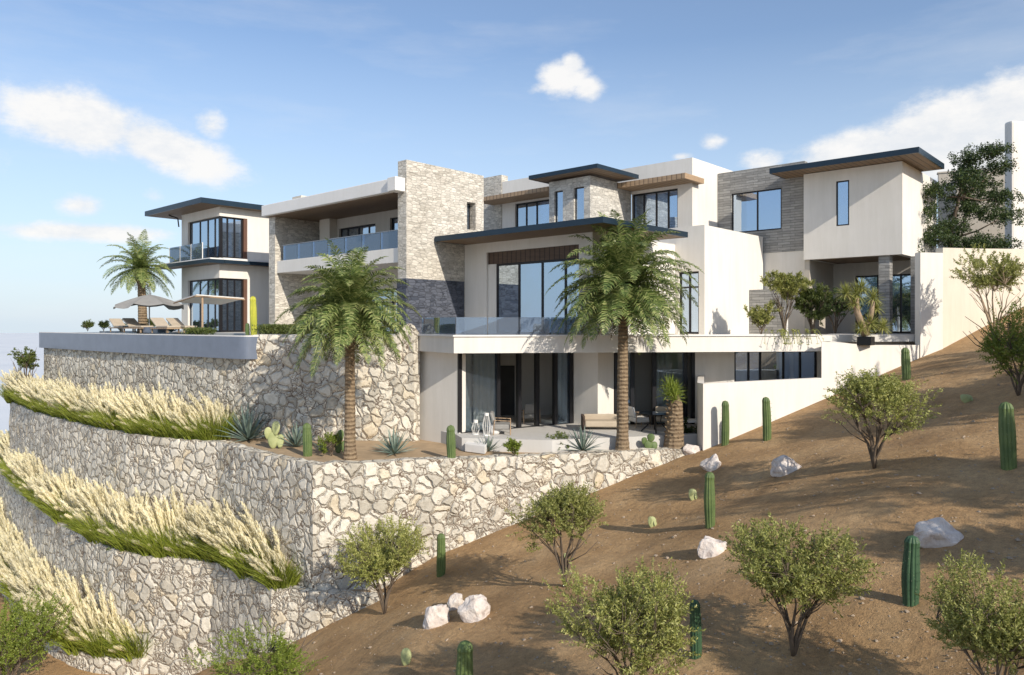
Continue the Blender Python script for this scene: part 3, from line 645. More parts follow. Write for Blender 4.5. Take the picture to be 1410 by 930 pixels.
def cactusmat(name,c,c2):
    m,nt,b=nodes(name); v=ocoords(nt); n_=nz(nt,v,3,4); sp=N(nt,'ShaderNodeTexVoronoi',inp={'Scale':16}); L(nt,v,sp.inputs['Vector'])
    col=ramp(nt,n_,[(.3,c),(.7,c2)]); dot=ramp(nt,sp.outputs['Distance'],[(.06,(1,1,1)),(.12,(0,0,0))])
    L(nt,mixc(nt,mth(nt,'MULTIPLY',dot,.7),col,(.45,.42,.28)),b.inputs['Base Color']); b.inputs['Roughness'].default_value=.6; bump(nt,b,n_,.01,.3); return m
M['cactus']=cactusmat('cactus_green',(.07,.115,.035),(.13,.18,.055)); M['cactusdark']=cactusmat('cactus_dark_green',(.025,.07,.035),(.05,.11,.05)); M['cactusyellow']=cactusmat('cactus_yellow',(.34,.36,.03),(.52,.50,.05))
M['pad']=cactusmat('cactus_pad',(.30,.33,.13),(.46,.48,.24))
m,nt,b=nodes('white_rock'); v=coords(nt); n_=nz(nt,v,3.5,8,.7)
L(nt,ramp(nt,n_,[(.32,(.36,.29,.25)),(.45,(.62,.545,.49)),(.65,(.78,.71,.64))]),b.inputs['Base Color']); b.inputs['Roughness'].default_value=.85; bump(nt,b,n_,.08,.8); M['rock']=m
def rv(): 
    while True:
        v=Vector((random.uniform(-1,1),random.uniform(-1,1),random.uniform(-1,1)))
        if .05<v.length<1: return v.normalized()
def addleaf(mb,p,d,l,w,nrm=None):
    s=d.cross(nrm if nrm is not None else rv())
    if s.length<1e-3: s=d.cross(Vector((1,0,.3)))
    s.normalize(); mb.q([p,p+d*l*.45+s*w*.5,p+d*l,p+d*l*.45-s*w*.5])
def shrub_mesh(seed,R=1.25,H=2.25,nspr=960,ll=.06,lw=.021,nl=32,zc=.60,flat=.42,sl=(.22,.42),vase=True,amp=1.0):
    random.seed(seed); tr=MB(); cr=MB(); limbs=[]
    n=7
    for i in range(n):
        a=2*PI*i/n+random.uniform(-.4,.4); rr=R*random.uniform(.35,.75); zt=H*random.uniform(.55,.85)
        pts=[]
        for k in range(8):
            t=k/7; pts.append(Vector((math.cos(a+.3*math.sin(t*3))*rr*t**1.3+random.uniform(-.03,.03)*(k>0),math.sin(a+.3*math.sin(t*3))*rr*t**1.3+random.uniform(-.03,.03)*(k>0),zt*t**.85)))
        tr.tube(pts,[max(.007,(.032*H/2.2)*(1-t_/7.8)) for t_ in range(8)],6)
        limbs.append(pts)
        for j in range(4):
            p=pts[random.randint(2,5)]; q=p+Vector((math.cos(a+random.uniform(-1.2,1.2))*R*.35,math.sin(a+random.uniform(-1.2,1.2))*R*.35,H*.22)); mid=(p+q)/2+rv()*.06
            b2=[p,mid,q]; tr.tube(b2,[.013,.009,.005],4); limbs.append(b2)
    allp=[p for l_ in limbs for p in l_[1:]]
    # lobes make an uneven outline
    lobes=[(rv(),random.uniform(.10,.40)) for _ in range(11)]
    for i in range(nspr):
        v=rv(); v.z=v.z*.95+.05
        k=1.0
        for (ld,s_) in lobes: k+=s_*max(0,v.dot(ld)-.55)*2.2-.06
        r=random.random()**.42*k
        p=Vector((v.x*R*r,v.y*R*r,H*zc+v.z*H*flat*r))
        if p.z<H*.18: continue
        if vase and math.hypot(p.x,p.y)>R*(.12+1.55*(p.z/H-.12)): continue
        if mnoise.noise(p*2.1+Vector((seed,0,0)))<-.17: continue
        b_=min(allp,key=lambda q:(q-p).length)
        if i%2==0: tr.tube([b_,(b_+p)/2+rv()*.05,p],[.007,.005,.004],3,False)
        d=(Vector((v.x*.7,v.y*.7,.55+.4*v.z))+rv()*.55).normalized(); ln=random.uniform(*sl); c=rv()*.12
        for q in range(nl):
            t=q/nl; pp=p+d*ln*t+c*t*t*ln+rv()*.012
            ld=(d*.7+rv()).normalized(); addleaf(cr,pp,ld,ll*random.uniform(.7,1.2),lw)
        if i%3==0: cr.tube([p,p+d*ln],[.004,.002],3,False)
    return tr,cr
def shrub_proto(seed,mat='olive',bark='bark',name='desert_shrub',**k):
    tr,cr=shrub_mesh(seed,**k); e=empty(name,(0,0,-300)); OFF[e.name]=Vector((0,0,0))
    tr.build('branches',M[bark],e,smooth=True); cr.build('crown',M[mat],e); return e
used=set()
def put(proto,loc,rz,sc,label,cat,group=None):
    if proto.name not in used:
        used.add(proto.name); proto.location=loc; proto.rotation_euler=(0,0,rz); proto.scale=sc if isinstance(sc,tuple) else (sc,)*3; return tag(proto,label,cat,group)
    return dup(proto,loc,rz,sc,label,group,cat)
SH=[shrub_proto(11),shrub_proto(23,R=1.2,H=2.3,nspr=860,flat=.42,zc=.64),shrub_proto(37,R=1.3,H=2.1,nspr=1150,zc=.62,flat=.46)]
GS='airy olive green desert shrubs on the brown slope'
def onhill(px,py): x,y,z,d=hill(px,py); return (x,y,z-.03),d
for px,py,wpx,hpx,i,rz,lab in (
  (530,845,128,126,0,.3,'airy green shrub against the base of the pale rubble wall, left of a column cactus'),
  (777,808,138,145,1,1.2,'airy shrub casting a long shadow, up the slope from the three grouped white rocks'),
  (868,980,192,180,2,2.2,'dense shrub cut by the bottom edge, in the middle of the foreground'),
  (1092,903,198,190,0,2.9,'large open foreground shrub with forked bare stems, right of the cut off one'),
  (1204,645,148,140,1,4.0,'rounded shrub on the upper slope between the white garden wall and a column cactus'),
  (1372,985,190,178,2,5.1,'shrub in the bottom right corner in front of the dark column cactus')):
    loc,d=onhill(px,py); R0=(1.25,1.2,1.3)[i]; H0=(2.25,2.3,2.1)[i]
    w=wpx/F*d/2/(R0*.86); h=hpx/F*d/(H0*.98)
    put(SH[i],loc,rz,(w,w,h),lab,'shrub',GS)
# low bushes at the wall foot
BB=shrub_proto(51,'bright',R=1.35,H=1.9,nspr=600,zc=.5,flat=.5,name='leafy_bush')
loc,d=onhill(372,965); put(BB,(loc[0],loc[1],loc[2]-.1),0,(1.35,1.35,1.1),'low green bush cut by the bottom edge at the foot of the lower walls','bush')
x,y=c2w(-17.8,26.0); put(BB,(x,y,-13.1),2,(1.7,1.7,1.9),'bright green bush in the bottom left corner','bush')
# trees at the right edge
TR=shrub_proto(71,'olive','palebark','small_tree',R=1.6,H=3.6,nspr=520,zc=.72,flat=.28,ll=.09,lw=.03)
loc,d=onhill(1368,480); put(TR,loc,.4,(1.0,1.0,1.02),'slender olive toned tree in front of the cream boundary wall','tree')
loc,d=onhill(1402,545); put(BB,loc,1.4,(1.25,1.25,1.5),'dense green bush at the right edge below the slender tree','bush')
# off to the right, upstream of the sun
for cx,d,s in ((12.2,8.3,1.4),(22,16,1.5),(9.0,4.2,1.3)):
    x,y=c2w(cx,d); dup(SH[1],(x,y,hz(cx,d,True)),cx,s,'desert shrub past the right edge',GS,'shrub')
for cx,d,s in ((20.3,12.8,1.7),(23,10.5,1.8),(17.6,14.6,1.3),(16.5,7.0,1.5),(26,14,1.8)):
    x,y=c2w(cx,d); dup(TR,(x,y,hz(cx,d,True)),cx*2,s,'slender tree on the slope past the right edge','trees past the right edge','tree')
# ---------------------------------------------------------------- dark tree
random.seed(5); tr=MB(); cr=MB()
base=Vector((*P(1310,35.2),T)); e=empty('dark_tree',base,'dark green tiered tree rising behind the walls at the far right','tree'); OFF[e.name]=Vector((0,0,0))
tp=[Vector((0,0,0)),Vector((.1,.1,2.5)),Vector((-.1,.1,4.5)),Vector((.3,.1,6.5)),Vector((.5,.2,8.2))]
tr.tube(tp,[.16,.13,.1,.07,.03],8)
cl=[]
for (ox,oz,w_,h_) in ((-1.9,5.4,1.3,.8),(-1.6,4.2,1.5,.6),(-1.1,6.4,1.0,.6),(.2,6.8,1.0,.7),(.6,8.0,.9,.7),(1.6,8.2,.9,.5),(1.9,6.9,1.0,.7),(.9,5.6,1.2,.5),(2.1,5.2,1.1,.6),(-.4,4.7,1.3,.5),(.6,4.0,1.3,.55),(-1.2,3.2,1.0,.4),(1.9,3.9,1.2,.6),(2.5,7.7,.7,.5),(-2.4,4.8,.8,.5),(1.0,3.4,1.4,.5),(1.2,6.3,1.0,.5),(1.0,7.4,.8,.5),(2.6,6.2,.9,.5),(-2.5,3.6,.8,.5)):
    ex=Vector((.7395,.6736,0)); c=ex*ox+Vector((.67,-.74,0))*random.uniform(-.8,.8)+Vector((0,0,oz+.3)); cl.append((c,w_,h_))
    k=min(tp,key=lambda q:abs(q.z-(c.z-.9))); tr.tube([k,(k+c)/2+Vector((0,0,-.15)),c],[.06,.04,.015],5)
for c,w_,h_ in cl:
    for i in range(int(80*w_)):
        v=rv(); r=random.random()**.5; p=c+Vector((v.x*w_*r,v.y*w_*r,v.z*h_*r*.8))
        for q in range(24):
            pp=p+rv()*random.uniform(.02,.20); addleaf(cr,pp,(rv()+Vector((0,0,.3))).normalized(),.12,.05)
tr.build('trunk',M['bark'],e,smooth=True); cr.build('crown',M['darkleaf'],e)
# ---------------------------------------------------------------- palms
def palm(name,loc,th,R,label,seed,lean=(0,0),nf=58,tr0=.21,cat='palm tree',skirt=18):
    random.seed(seed); e=empty(name,loc,label,cat); OFF[e.name]=Vector((0,0,0))
    t=MB(); pts=[];rad=[];n=44
    for i in range(n+1):
        k=i/n; pts.append(Vector((lean[0]*k*k,lean[1]*k*k,th*k-.1))); 
        base=tr0*(1.25-.35*k if k>.1 else 1.6-3.5*k); rad.append(base*(1+.07*(i%2)))
    for i in range(n-6,n+1): rad[i]*=1+.10*(i-n+6)/2.2
    t.tube(pts,rad,14); 
    for i in range(90):   # old leaf bases
        a=i*2.4; k=.80+.2*i/90; z=th*k; r=rad[min(n,int(k*n))]; d=Vector((math.cos(a),math.sin(a),.9)).normalized()
        p=Vector((lean[0]*k*k+math.cos(a)*r*.9,lean[1]*k*k+math.sin(a)*r*.9,z-.1)); t.tube([p,p+d*.16],[.045,.015],4)
    t.build('trunk',M['palmbark'],e,smooth=False)
    c=MB(); dd=MB(); top=pts[-1]
    def frond(mb,az,el,Lf,droop,nleaf,lw,ll):
        p=top.copy()+Vector((0,0,.05)); d=Vector((math.cos(az)*math.cos(el),math.sin(az)*math.cos(el),math.sin(el))); side0=Vector((-math.sin(az),math.cos(az),0)); P_=[p.copy()]; D_=[d.copy()]
        tw=random.uniform(-.25,.25)
        for i in range(nleaf):
            p=p+d*(Lf/nleaf); d=(d+Vector((0,0,-droop*(.35+1.3*i/nleaf)/nleaf))).normalized(); P_.append(p.copy()); D_.append(d.copy())
        mb.tube(P_[::3]+[P_[-1]],[.022*(1-i/(len(P_[::3])+1))+.004 for i in range(len(P_[::3])+1)],4,False)
        for i in range(2,nleaf):
            k=i/nleaf; l=ll*(math.sin(PI*min(1,k*.9+.12))**.6)*(1.05-.35*k)
            up=side0.cross(D_[i]).normalized()
            if up.z<0: up=-up
            for s in (-1,1):
                if random.random()<.04: continue
                q=(side0*s*.95+D_[i]*.62+up*(.22+tw*s)+rv()*.20).normalized()
                a_=P_[i]+rv()*.01; m_=a_+q*l*.5; q2=(q+Vector((0,0,-.65))).normalized(); e_=m_+q2*l*.5; w_=D_[i]*lw*.5
                mb.q([a_-w_*.5,a_+w_*.5,m_+w_,m_-w_]); mb.q([m_-w_,m_+w_,e_])
    for i in range(nf):
        k=i/nf; el=math.radians(84-116*k**.9+random.uniform(-7,7)); frond(c,i*2.39996+random.uniform(-.2,.2),el,R*random.uniform(.95,1.2),1.35+.6*(1-k)*1.2,58,.039*R/2.2,.56*R/2.2)
    for i in range(skirt): frond(dd,random.uniform(0,6.28),math.radians(random.uniform(-62,-35)),R*random.uniform(.55,.8),.8,24,.04,.3*R/2.2)
    c.build('crown',M['palm'],e)
    if skirt: dd.build('dry_fronds',M['deadpalm'],e)
    return e
def gp(px,py,z): d=-z*F/(py-HY); return (*P(px,d),z),d
loc,d=gp(482,632,-4.67); palm('palm_tree',loc,5.15,2.45,'feathery palm in the bed in front of the curved rubble wall, left of centre',3,(.0,0),tr0=.16,nf=92)
loc,d=gp(857,622,-4.67); palm('palm_tree',loc,6.05,2.85,'tall feathery palm with a thick trunk in front of the white terrace slab',8,(.05,0),tr0=.175,nf=98)
palm('palm_tree',(*P(197,41.5),T),3.6,2.1,'small palm on the pool terrace beside the grey parasol',12,(-.1,-.1),nf=44,tr0=.2,skirt=5)
# ---------------------------------------------------------------- agaves
def rosette(seed,n=44,R=1.0,w=.10,curve=.3,elr=(8,85),seg=5):
    random.seed(seed); mb=MB()
    for i in range(n):
        k=i/n; az=i*2.39996; el=math.radians(elr[1]-(elr[1]-elr[0])*k**.8+random.uniform(-5,5)); d=Vector((math.cos(az)*math.cos(el),math.sin(az)*math.cos(el),math.sin(el))); side=Vector((-math.sin(az),math.cos(az),0)); p=Vector((0,0,.03))+d*.03; l=R*random.uniform(.85,1.1)
        prev=None
        for s in range(seg+1):
            t=s/seg; ww=w*(.55+1.3*t-1.85*t*t)*R+.002; up=side.cross(d).normalized(); row=(p-side*ww*.5+up*ww*.22,p-up*ww*.05,p+side*ww*.5+up*ww*.22)
            if prev: mb.q([prev[0],prev[1],row[1],row[0]]); mb.q([prev[1],prev[2],row[2],row[1]])
            prev=row; p=p+d*l/seg; d=(d+Vector((0,0,-curve*(1-math.sin(el))/seg))).normalized()
    return mb
ag=[rosette(1),rosette(2,34,1,.13,.2,(15,80))]
me_ag=[a.build('agave',M['agave'],None,loc=(0,0,0)) for a in ag]
first=[True,True]
def agave(i,loc,R,rz,label,name='agave',cat='agave plant',group='agave plants in the gravel bed'):
    if first[i]: o=me_ag[i]; first[i]=False
    else: o=me_ag[i].copy(); C.objects.link(o)
    o.location=loc; o.scale=(R,R,R); o.rotation_euler=(0,0,rz); return tag(o,label,cat,group)
ZB=-4.67
for i,px,py,w_,lab in ((0,342,607,86,'largest grey green agave, beside the end of the plumed grass band'),(1,408,616,60,'agave half in shade between the pale cactus pad and the short column cactus'),(0,543,626,64,'blue grey agave right of the left palm trunk'),(1,672,622,42,'small thin leaved agave in front of the patio chair'),(0,802,622,64,'blue grey agave left of the tall palm trunk'),(1,446,622,34,'small agave close to the left palm trunk')):
    loc,d=gp(px,py,ZB); agave(i,loc,w_/F*d/2*1.1,px,lab)
ax=(*P(236,39.5),T); agave(1,ax,.62,1.1,'dark spiky agave on the pool terrace behind the parasol')
# ---------------------------------------------------------------- cacti
def column(h,r,ribs=11,seed=0,arm=False):
    mb=MB(); random.seed(seed); n=22; seg=ribs*4; n0=0; prof=[]
    for i in range(n+1):
        t=i/n; z=h*t; 
        if z<h-r*1.3: rr=r*(.86+.14*math.sin(PI*min(1,t*1.2)))*(1+.03*math.sin(t*9+seed))
        else: q=(z-(h-r*1.3))/(r*1.3); rr=r*.93*math.sqrt(max(0.0,1-q*q))
        prof.append((z,rr))
    k=prof.pop(); prof+= [(h-r*.25,prof[-1][1]*.8 if prof[-1][1]>0 else r*.4),(h,.002)]
    prof=sorted(prof); off=[(.02*h*math.sin(z/h*2.2+seed),.015*h*math.cos(z/h*2+seed)) for z,_ in prof]; o0=off[0]
    for (z,rr),(ox,oy) in zip(prof,off):
        for s in range(seg):
            a=2*PI*s/seg; q=rr*(1+.16*(abs(math.cos(a*ribs/2))-.5)); mb.v.append((ox-o0[0]+q*math.cos(a),oy-o0[1]+q*math.sin(a),z-.06))
    for i in range(len(prof)-1):
        for s in range(seg):
            s2=(s+1)%seg; mb.f.append((i*seg+s,i*seg+s2,(i+1)*seg+s2,(i+1)*seg+s)); mb.m.append(0)
    top=(len(prof)-1)*seg; mb.f.append(tuple(top+s for s in range(seg))); mb.m.append(0)
    for s in range(ribs):   # spines
        a=2*PI*(s+.0)/ribs
        for j in range(int(h/.14)):
            z=.1+j*.14
            if z>h-r*1.2: continue
            c=Vector((math.cos(a)*r*1.0,math.sin(a)*r*1.0,z-.06))
            for q in range(3): 
                d=(Vector((math.cos(a),math.sin(a),0))+rv()*.8).normalized(); e=c+d*.035; w=Vector((0,0,.003)); mb.q([c-w,c+w,e])
    return mb
GC='ribbed column cacti'
def cactus(loc,h,r,label,mat='cactus',seed=0): o=column(h,r,seed=seed).build('column_cactus',M[mat],None,smooth=False,loc=(0,0,0)); o.location=loc; return tag(o,label,'cactus',GC)
for k,(px,py,yt,w_,mt,lab) in enumerate(((998,613,550,10,'cactus','slim column cactus left of two, against the white garden wall'),(1056,606,545,11,'cactus','slim column cactus right of two, by the white garden wall'),(1389,645,551,19,'cactus','thick column cactus near the right edge of the upper slope'),(978,725,648,14,'cactus','column cactus standing just below a small white rock'),(1254,832,734,21,'cactusdark','dark green column cactus beside the biggest grey white rock'),(638,965,878,23,'cactus','column cactus cut by the bottom edge below the white rocks'),(607,792,732,12,'cactus','column cactus at the foot of the rubble wall'),(958,905,822,15,'cactusdark','dark column cactus partly hidden behind the middle foreground shrub'),(1248,522,477,11,'cactus','short column cactus at the corner of the white planter wall'))):
    loc,d=onhill(px,py); cactus(loc,(py-yt)/F*d+.05,w_/F*d/2,lab,mt,k)
for k,(px,py,yt,w_,lab) in enumerate(((424,628,580,12,'short column cactus left of the left palm trunk'),(622,633,583,12,'column cactus in front of the bright lower white wall'))):
    loc,d=gp(px,py,ZB); cactus(loc,(py-yt)/F*d,w_/F*d/2,lab,'cactus',20+k)
cactus((*P(350,33.0),T),1.75,.14,'tall yellow cactus on the terrace in front of the left pavilion','cactusyellow',33)
cactus((*P(341,33.2),T),.55,.09,'knee high green cactus beside the tall yellow one','cactus',34)
x,y=c2w(14.6,11.6); cactus((x,y,hz(14.6,11.6,True)),4.3,.2,'tall column cactus beyond the right edge of the picture','cactus',40)
def pads(spec,seed=0):
    mb=MB(); random.seed(seed)
    for (c,r,h,rz,tilt) in spec:
        n=14; rings=[]
        ca,sa=math.cos(rz),math.sin(rz)
        for zi,(s,off) in enumerate(((0.0,-.5),(.75,-.42),(1,-.15),(1,.15),(.75,.42),(0.0,.5))):
            ring=[]
            for k in range(n):
                a=2*PI*k/n; x=math.cos(a)*r*s*(.82+.18*math.sin(a)); z=h/2+math.sin(a)*h/2*s; y=off*r*.34
                y2=y+ (z)*math.sin(tilt); ring.append((c[0]+x*ca-y2*sa,c[1]+x*sa+y2*ca,c[2]+z*math.cos(tilt)))
            rings.append(ring)
        n0=len(mb.v)
        for r_ in rings: mb.v+=r_
        for i in range(5):
            for k in range(n):
                k2=(k+1)%n; mb.f.append((n0+i*n+k,n0+i*n+k2,n0+(i+1)*n+k2,n0+(i+1)*n+k)); mb.m.append(0)
    return mb
GP='small pale prickly pear pads on the slope'
for k,(px,py,w_,h_,lab) in enumerate(((559,916,18,26,'single pale cactus pad near the bottom left of the slope'),(954,689,14,18,'tiny pale cactus pad left of the cactus under the white rock'),(898,726,14,17,'tiny pale cactus pad lowest left of the slope path shadows'),(1331,554,20,13,'small pale spiny cactus clump on the shaded upper slope right'),(780,768,9,8,'tiny cactus pad in the shadow of the shrub by the rubble wall'))):
    loc,d=onhill(px,py); r=w_/F*d/2; h=h_/F*d
    sp=[((0,0,-.02),r,h,.75,.1)]
    if k: sp+=[((r*.7,r*.5,-.02),r*.6,h*.7,1.6,.25),((-r*.3,-r*.3,h*.35),r*.55,h*.6,.2,.1)]
    o=pads(sp,k).build('prickly_pear',M['pad'],None,smooth=True,loc=(0,0,0)); o.location=loc; tag(o,lab,'cactus',GP)
for k,(px,py,w_,h_,lab,mt) in enumerate(((376,618,20,40,'pale paddle shaped prickly pear right of the largest agave','pad'),(893,620,17,24,'round green prickly pear between the palm trunk and the stout yellow tufted plant','cactus'),(466,624,16,34,'green prickly pear clump close behind the left palm trunk','cactus'))):
    loc,d=gp(px,py,ZB); r=w_/F*d/2; h=h_/F*d
    o=pads([((0,0,-.02),r*.9,h*.6,.75,.05),((r*.3,r*.2,h*.45),r*.75,h*.5,.5,.1),((-r*.6,-r*.4,h*.3),r*.6,h*.45,1.1,-.1),((r*.8,r*.6,0),r*.6,h*.5,.9,.2)],k).build('prickly_pear',M[mt],None,smooth=True,loc=(0,0,0)); o.location=loc; tag(o,lab,'cactus')
# ---------------------------------------------------------------- rocks
import bmesh
def rock(loc,sx,sy,sz,rz,seed,label):
    bm=bmesh.new(); bmesh.ops.create_icosphere(bm,subdivisions=4,radius=1); random.seed(seed); o_=Vector((seed*3.7,seed,0)); pl=[(rv(),random.uniform(.55,.85)) for _ in range(9)]
    for v in bm.verts:
        p=v.co.copy()
        for n_,dd in pl:
            k=p.dot(n_)
            if k>dd: p-=n_*(k-dd)*.85
        p*=1+.22*mnoise.noise(p*1.5+o_)+.08*mnoise.noise(p*4+o_)+.03*mnoise.noise(p*11+o_)
        p.z=max(p.z,-.45); v.co=Vector((p.x*sx,p.y*sy,(p.z+.35)*sz))
    me=bpy.data.meshes.new('rock'); bm.to_mesh(me); bm.free(); me.materials.append(M['rock']); o=bpy.data.objects.new('rock',me); C.objects.link(o); o.location=loc; o.rotation_euler=(random.uniform(-.15,.15),random.uniform(-.15,.15),rz); return tag(o,label,'rock','white rocks lying on the slope')
for k,(px,py,w_,h_,lab) in enumerate(((604,860,36,34,'left white rock of the group of three'),(628,838,24,24,'smaller middle white rock of the group of three'),(651,852,40,38,'right white rock of the group of three with an overhanging tip'),(981,645,32,20,'small white rock directly above a column cactus'),(1083,651,38,26,'white rock at the foot of the upper slope, left of the rounded shrub'),(980,763,40,30,'white rock left of the large open foreground shrub'),(1290,746,58,34,'biggest grey white rock beside the dark green cactus'))):
    loc,d=onhill(px,py); s=w_/F*d/2; h=h_/F*d
    rock((loc[0],loc[1],loc[2]+.0),s*1.12,s*.8,h*.72,.74,k+2,lab)
# ---------------------------------------------------------------- stout tufted plant and potted tree
random.seed(4); loc,d=gp(928,618,ZB); e=empty('bottle_tree',loc,'stout tapering trunk with a yellow green tuft, right of the tall palm','succulent tree'); OFF[e.name]=Vector((0,0,0))
t=MB(); t.tube([(0,0,-.1),(.0,0,.3),(.03,.02,1.0),(.06,.04,1.7),(.02,.04,2.0)],[.42,.36,.30,.24,.12],12)
for i in range(60):
    a=i*2.4; z=.3+1.5*i/60; r=.38-.12*z/1.8; p=Vector((math.cos(a)*r*.85,math.sin(a)*r*.85,z)); t.tube([p,p+Vector((math.cos(a)*.08,math.sin(a)*.08,.05))],[.05,.02],4)
t.build('trunk',M['palmbark'],e)
c=MB()
for k in range(9):
    o_=Vector((random.uniform(-.28,.28),random.uniform(-.28,.28),random.uniform(1.75,2.35)))
    r_=rosette(k+40,26,.48,.10,.5,(-15,80),3); n=len(c.v); c.v+=[tuple(Vector(v)+o_) for v in r_.v]; c.f+=[tuple(i+n for i in f) for f in r_.f]; c.m+=r_.m
c.build('tuft',M['bright'],e)
dd=31.0; base=Vector((*P(1192,29.0),-.70)); e=empty('potted_tree',base,'sculptural tree with two pale orange trunks in a dark square pot on the planter wall','potted tree'); OFF[e.name]=Vector((0,0,0))
ex=Vector((.7395,.6736,0)); t=MB()
t.tube([ex*0+Vector((0,0,.25)),ex*-.12+Vector((0,0,.6)),ex*-.35+Vector((0,0,1.2)),ex*-.38+Vector((0,0,1.75))],[.16,.13,.12,.09],9)
t.tube([Vector((0,0,.4)),ex*.12+Vector((0,0,.8)),ex*.22+Vector((0,0,1.15)),ex*.28+Vector((0,0,1.65))],[.12,.10,.10,.07],9)
t.tube([ex*-.35+Vector((0,0,1.2)),ex*-.5+Vector((0,0,1.5)),ex*-.75+Vector((0,0,1.85))],[.07,.05,.03],7)
t.build('trunk',M['palebark'],e,smooth=True); c=MB()
for k,(ox,oz,R_) in enumerate(((-.38,1.85,.5),(.3,1.7,.42),(-.75,1.9,.45),(-.2,2.1,.4),(.55,1.3,.35),(.3,.7,.45),(.5,.55,.4),(-.6,1.5,.35),(-.3,.5,.35),(.1,.45,.35))):
    o_=ex*ox+Vector((random.uniform(-.15,.15),random.uniform(-.15,.15),oz)); r_=rosette(k+60,64,R_*1.1,.10,.7,(-40,85),4); n=len(c.v); c.v+=[tuple(Vector(v)+o_) for v in r_.v]; c.f+=[tuple(i+n for i in f) for f in r_.f]; c.m+=r_.m
c.build('crown',M['olive'],e); p=MB(); p.box(-.26,.26,-.26,.26,-.12,.22); p.build('pot',M['blackmetal'],e,bevel=.02)
# shrubs on the slab by the screen wall
def bush(name,loc,R,H,mat,label,cat,seed,n=160,ll=.09,lw=.03,zc=.55,flat=.45,bark='bark',vase=False):
    tr,cr=shrub_mesh(seed,R=R,H=H,nspr=n,ll=ll,lw=lw,zc=zc,flat=flat,sl=(.12,.26),vase=vase); e=empty(name,loc,label,cat); OFF[e.name]=Vector((0,0,0)); tr.build('branches',M[bark],e,smooth=True); cr.build('crown',M[mat],e); return e
bush('frangipani_tree',(*P(1080,30.6),T),.9,2.75,'olive','tuft crowned small tree with a bare white stem at the white slab edge','tree',81,420,.15,.035,.70,.34)
bush('slab_shrub',(*P(1118,30.6),T),1.05,2.35,'hedge','loose shrub with dangling stems at the right end of the white slab','shrub',82,520,.12,.035)
bush('slab_shrub',(*P(1048,30.9),T),.75,1.25,'olive','low green shrub in front of the grey screen wall','shrub',83,200,.12,.035)
bush('porch_shrub',(*P(1150,33.5),T),1.15,2.3,'darkleaf','dark shrub in the shade of the porch','shrub',84,380)
bush('porch_shrub',(*P(1205,31),T),.55,.6,'hedge','low clump beside the potted twin trunk tree','shrub',85,80)
st=MB(); st.tube([(*P(1083,30.7),T),(*P(1083,30.7),1.2),(*P(1082,30.75),1.5)],[.06,.055,.03],8)
tag(st.build('bare_stem',M['cap'],None,loc=(*P(1083,30.7),T)),'pale bare plant stem in front of the porch wall','plant stem')
# hanging plants over the slab edge
random.seed(9); hp=MB()
for i in range(26):
    px=random.uniform(1045,1122); p=Vector((*P(px,29.05),T+.08)); q=[p]; d=Vector((random.uniform(-.1,.1),random.uniform(-.1,.1),.25))
    for k in range(7): q.append(q[-1]+d*.35); d=d+Vector((.03,-.03,-.14))
    hp.tube(q,.008,3,False)
    for k in range(16): addleaf(hp,q[random.randint(1,7)],rv(),.09,.03)
tag(hp.build('trailing_plant',M['olive'],None,loc=(*P(1084,29),T)),'thin trailing stems hanging over the right part of the white slab','plant')
bush('terrace_shrub',(*P(121,44.5),T),.45,.62,'hedge','rounder left one of two small shrubs at the far pool terrace end','shrub',86,60)
bush('terrace_shrub',(*P(143,44.3),T),.35,.66,'hedge','taller small shrub next to the far left one on the pool terrace','shrub',87,60)
bush('terrace_shrub',(*P(166,43),T),.38,.5,'hedge','small shrub left of the small palm on the pool terrace','shrub',88,60)
bush('terrace_shrub',(*P(208,42),T),.3,.75,'hedge','small upright shrub right of the small palm trunk','shrub',89,50)
bush('rail_plant',(*P(748,31.5),T),.55,1.15,'darkleaf','dark leafy plant behind the glass balustrade','plant',90,110)
bush('corner_bush',(*P(36,44.5),-4.7),.9,3.9,'hedge','leafy bush at the far left end of the top rubble wall','bush',91,200,.11,.04,.66,.3)
bush('wall_weed',(*P(166,29.0),-9.5),.75,1.6,'bright','green weed growing from the face of the middle rubble wall','weed',92,80,.10,.04)
bush('bed_shrub',(*P(457,26.2),ZB),.35,.75,'bright','small bright green tuft left of the left palm trunk','shrub',93,60)
bush('bed_shrub',(*P(708,26.0),ZB),.28,.55,'bright','small green tuft in the bed before the folding glass doors','shrub',94,50)
bush('bed_shrub',(*P(770,27.3),ZB),.8,.55,'hedge','low dark shrub in shade left of the agave by the tall palm','shrub',95,90)
bush('bed_shrub',(*P(945,28.6),ZB),.4,.9,'darkleaf','dark small shrub at the left end of the white garden wall','shrub',96,60)
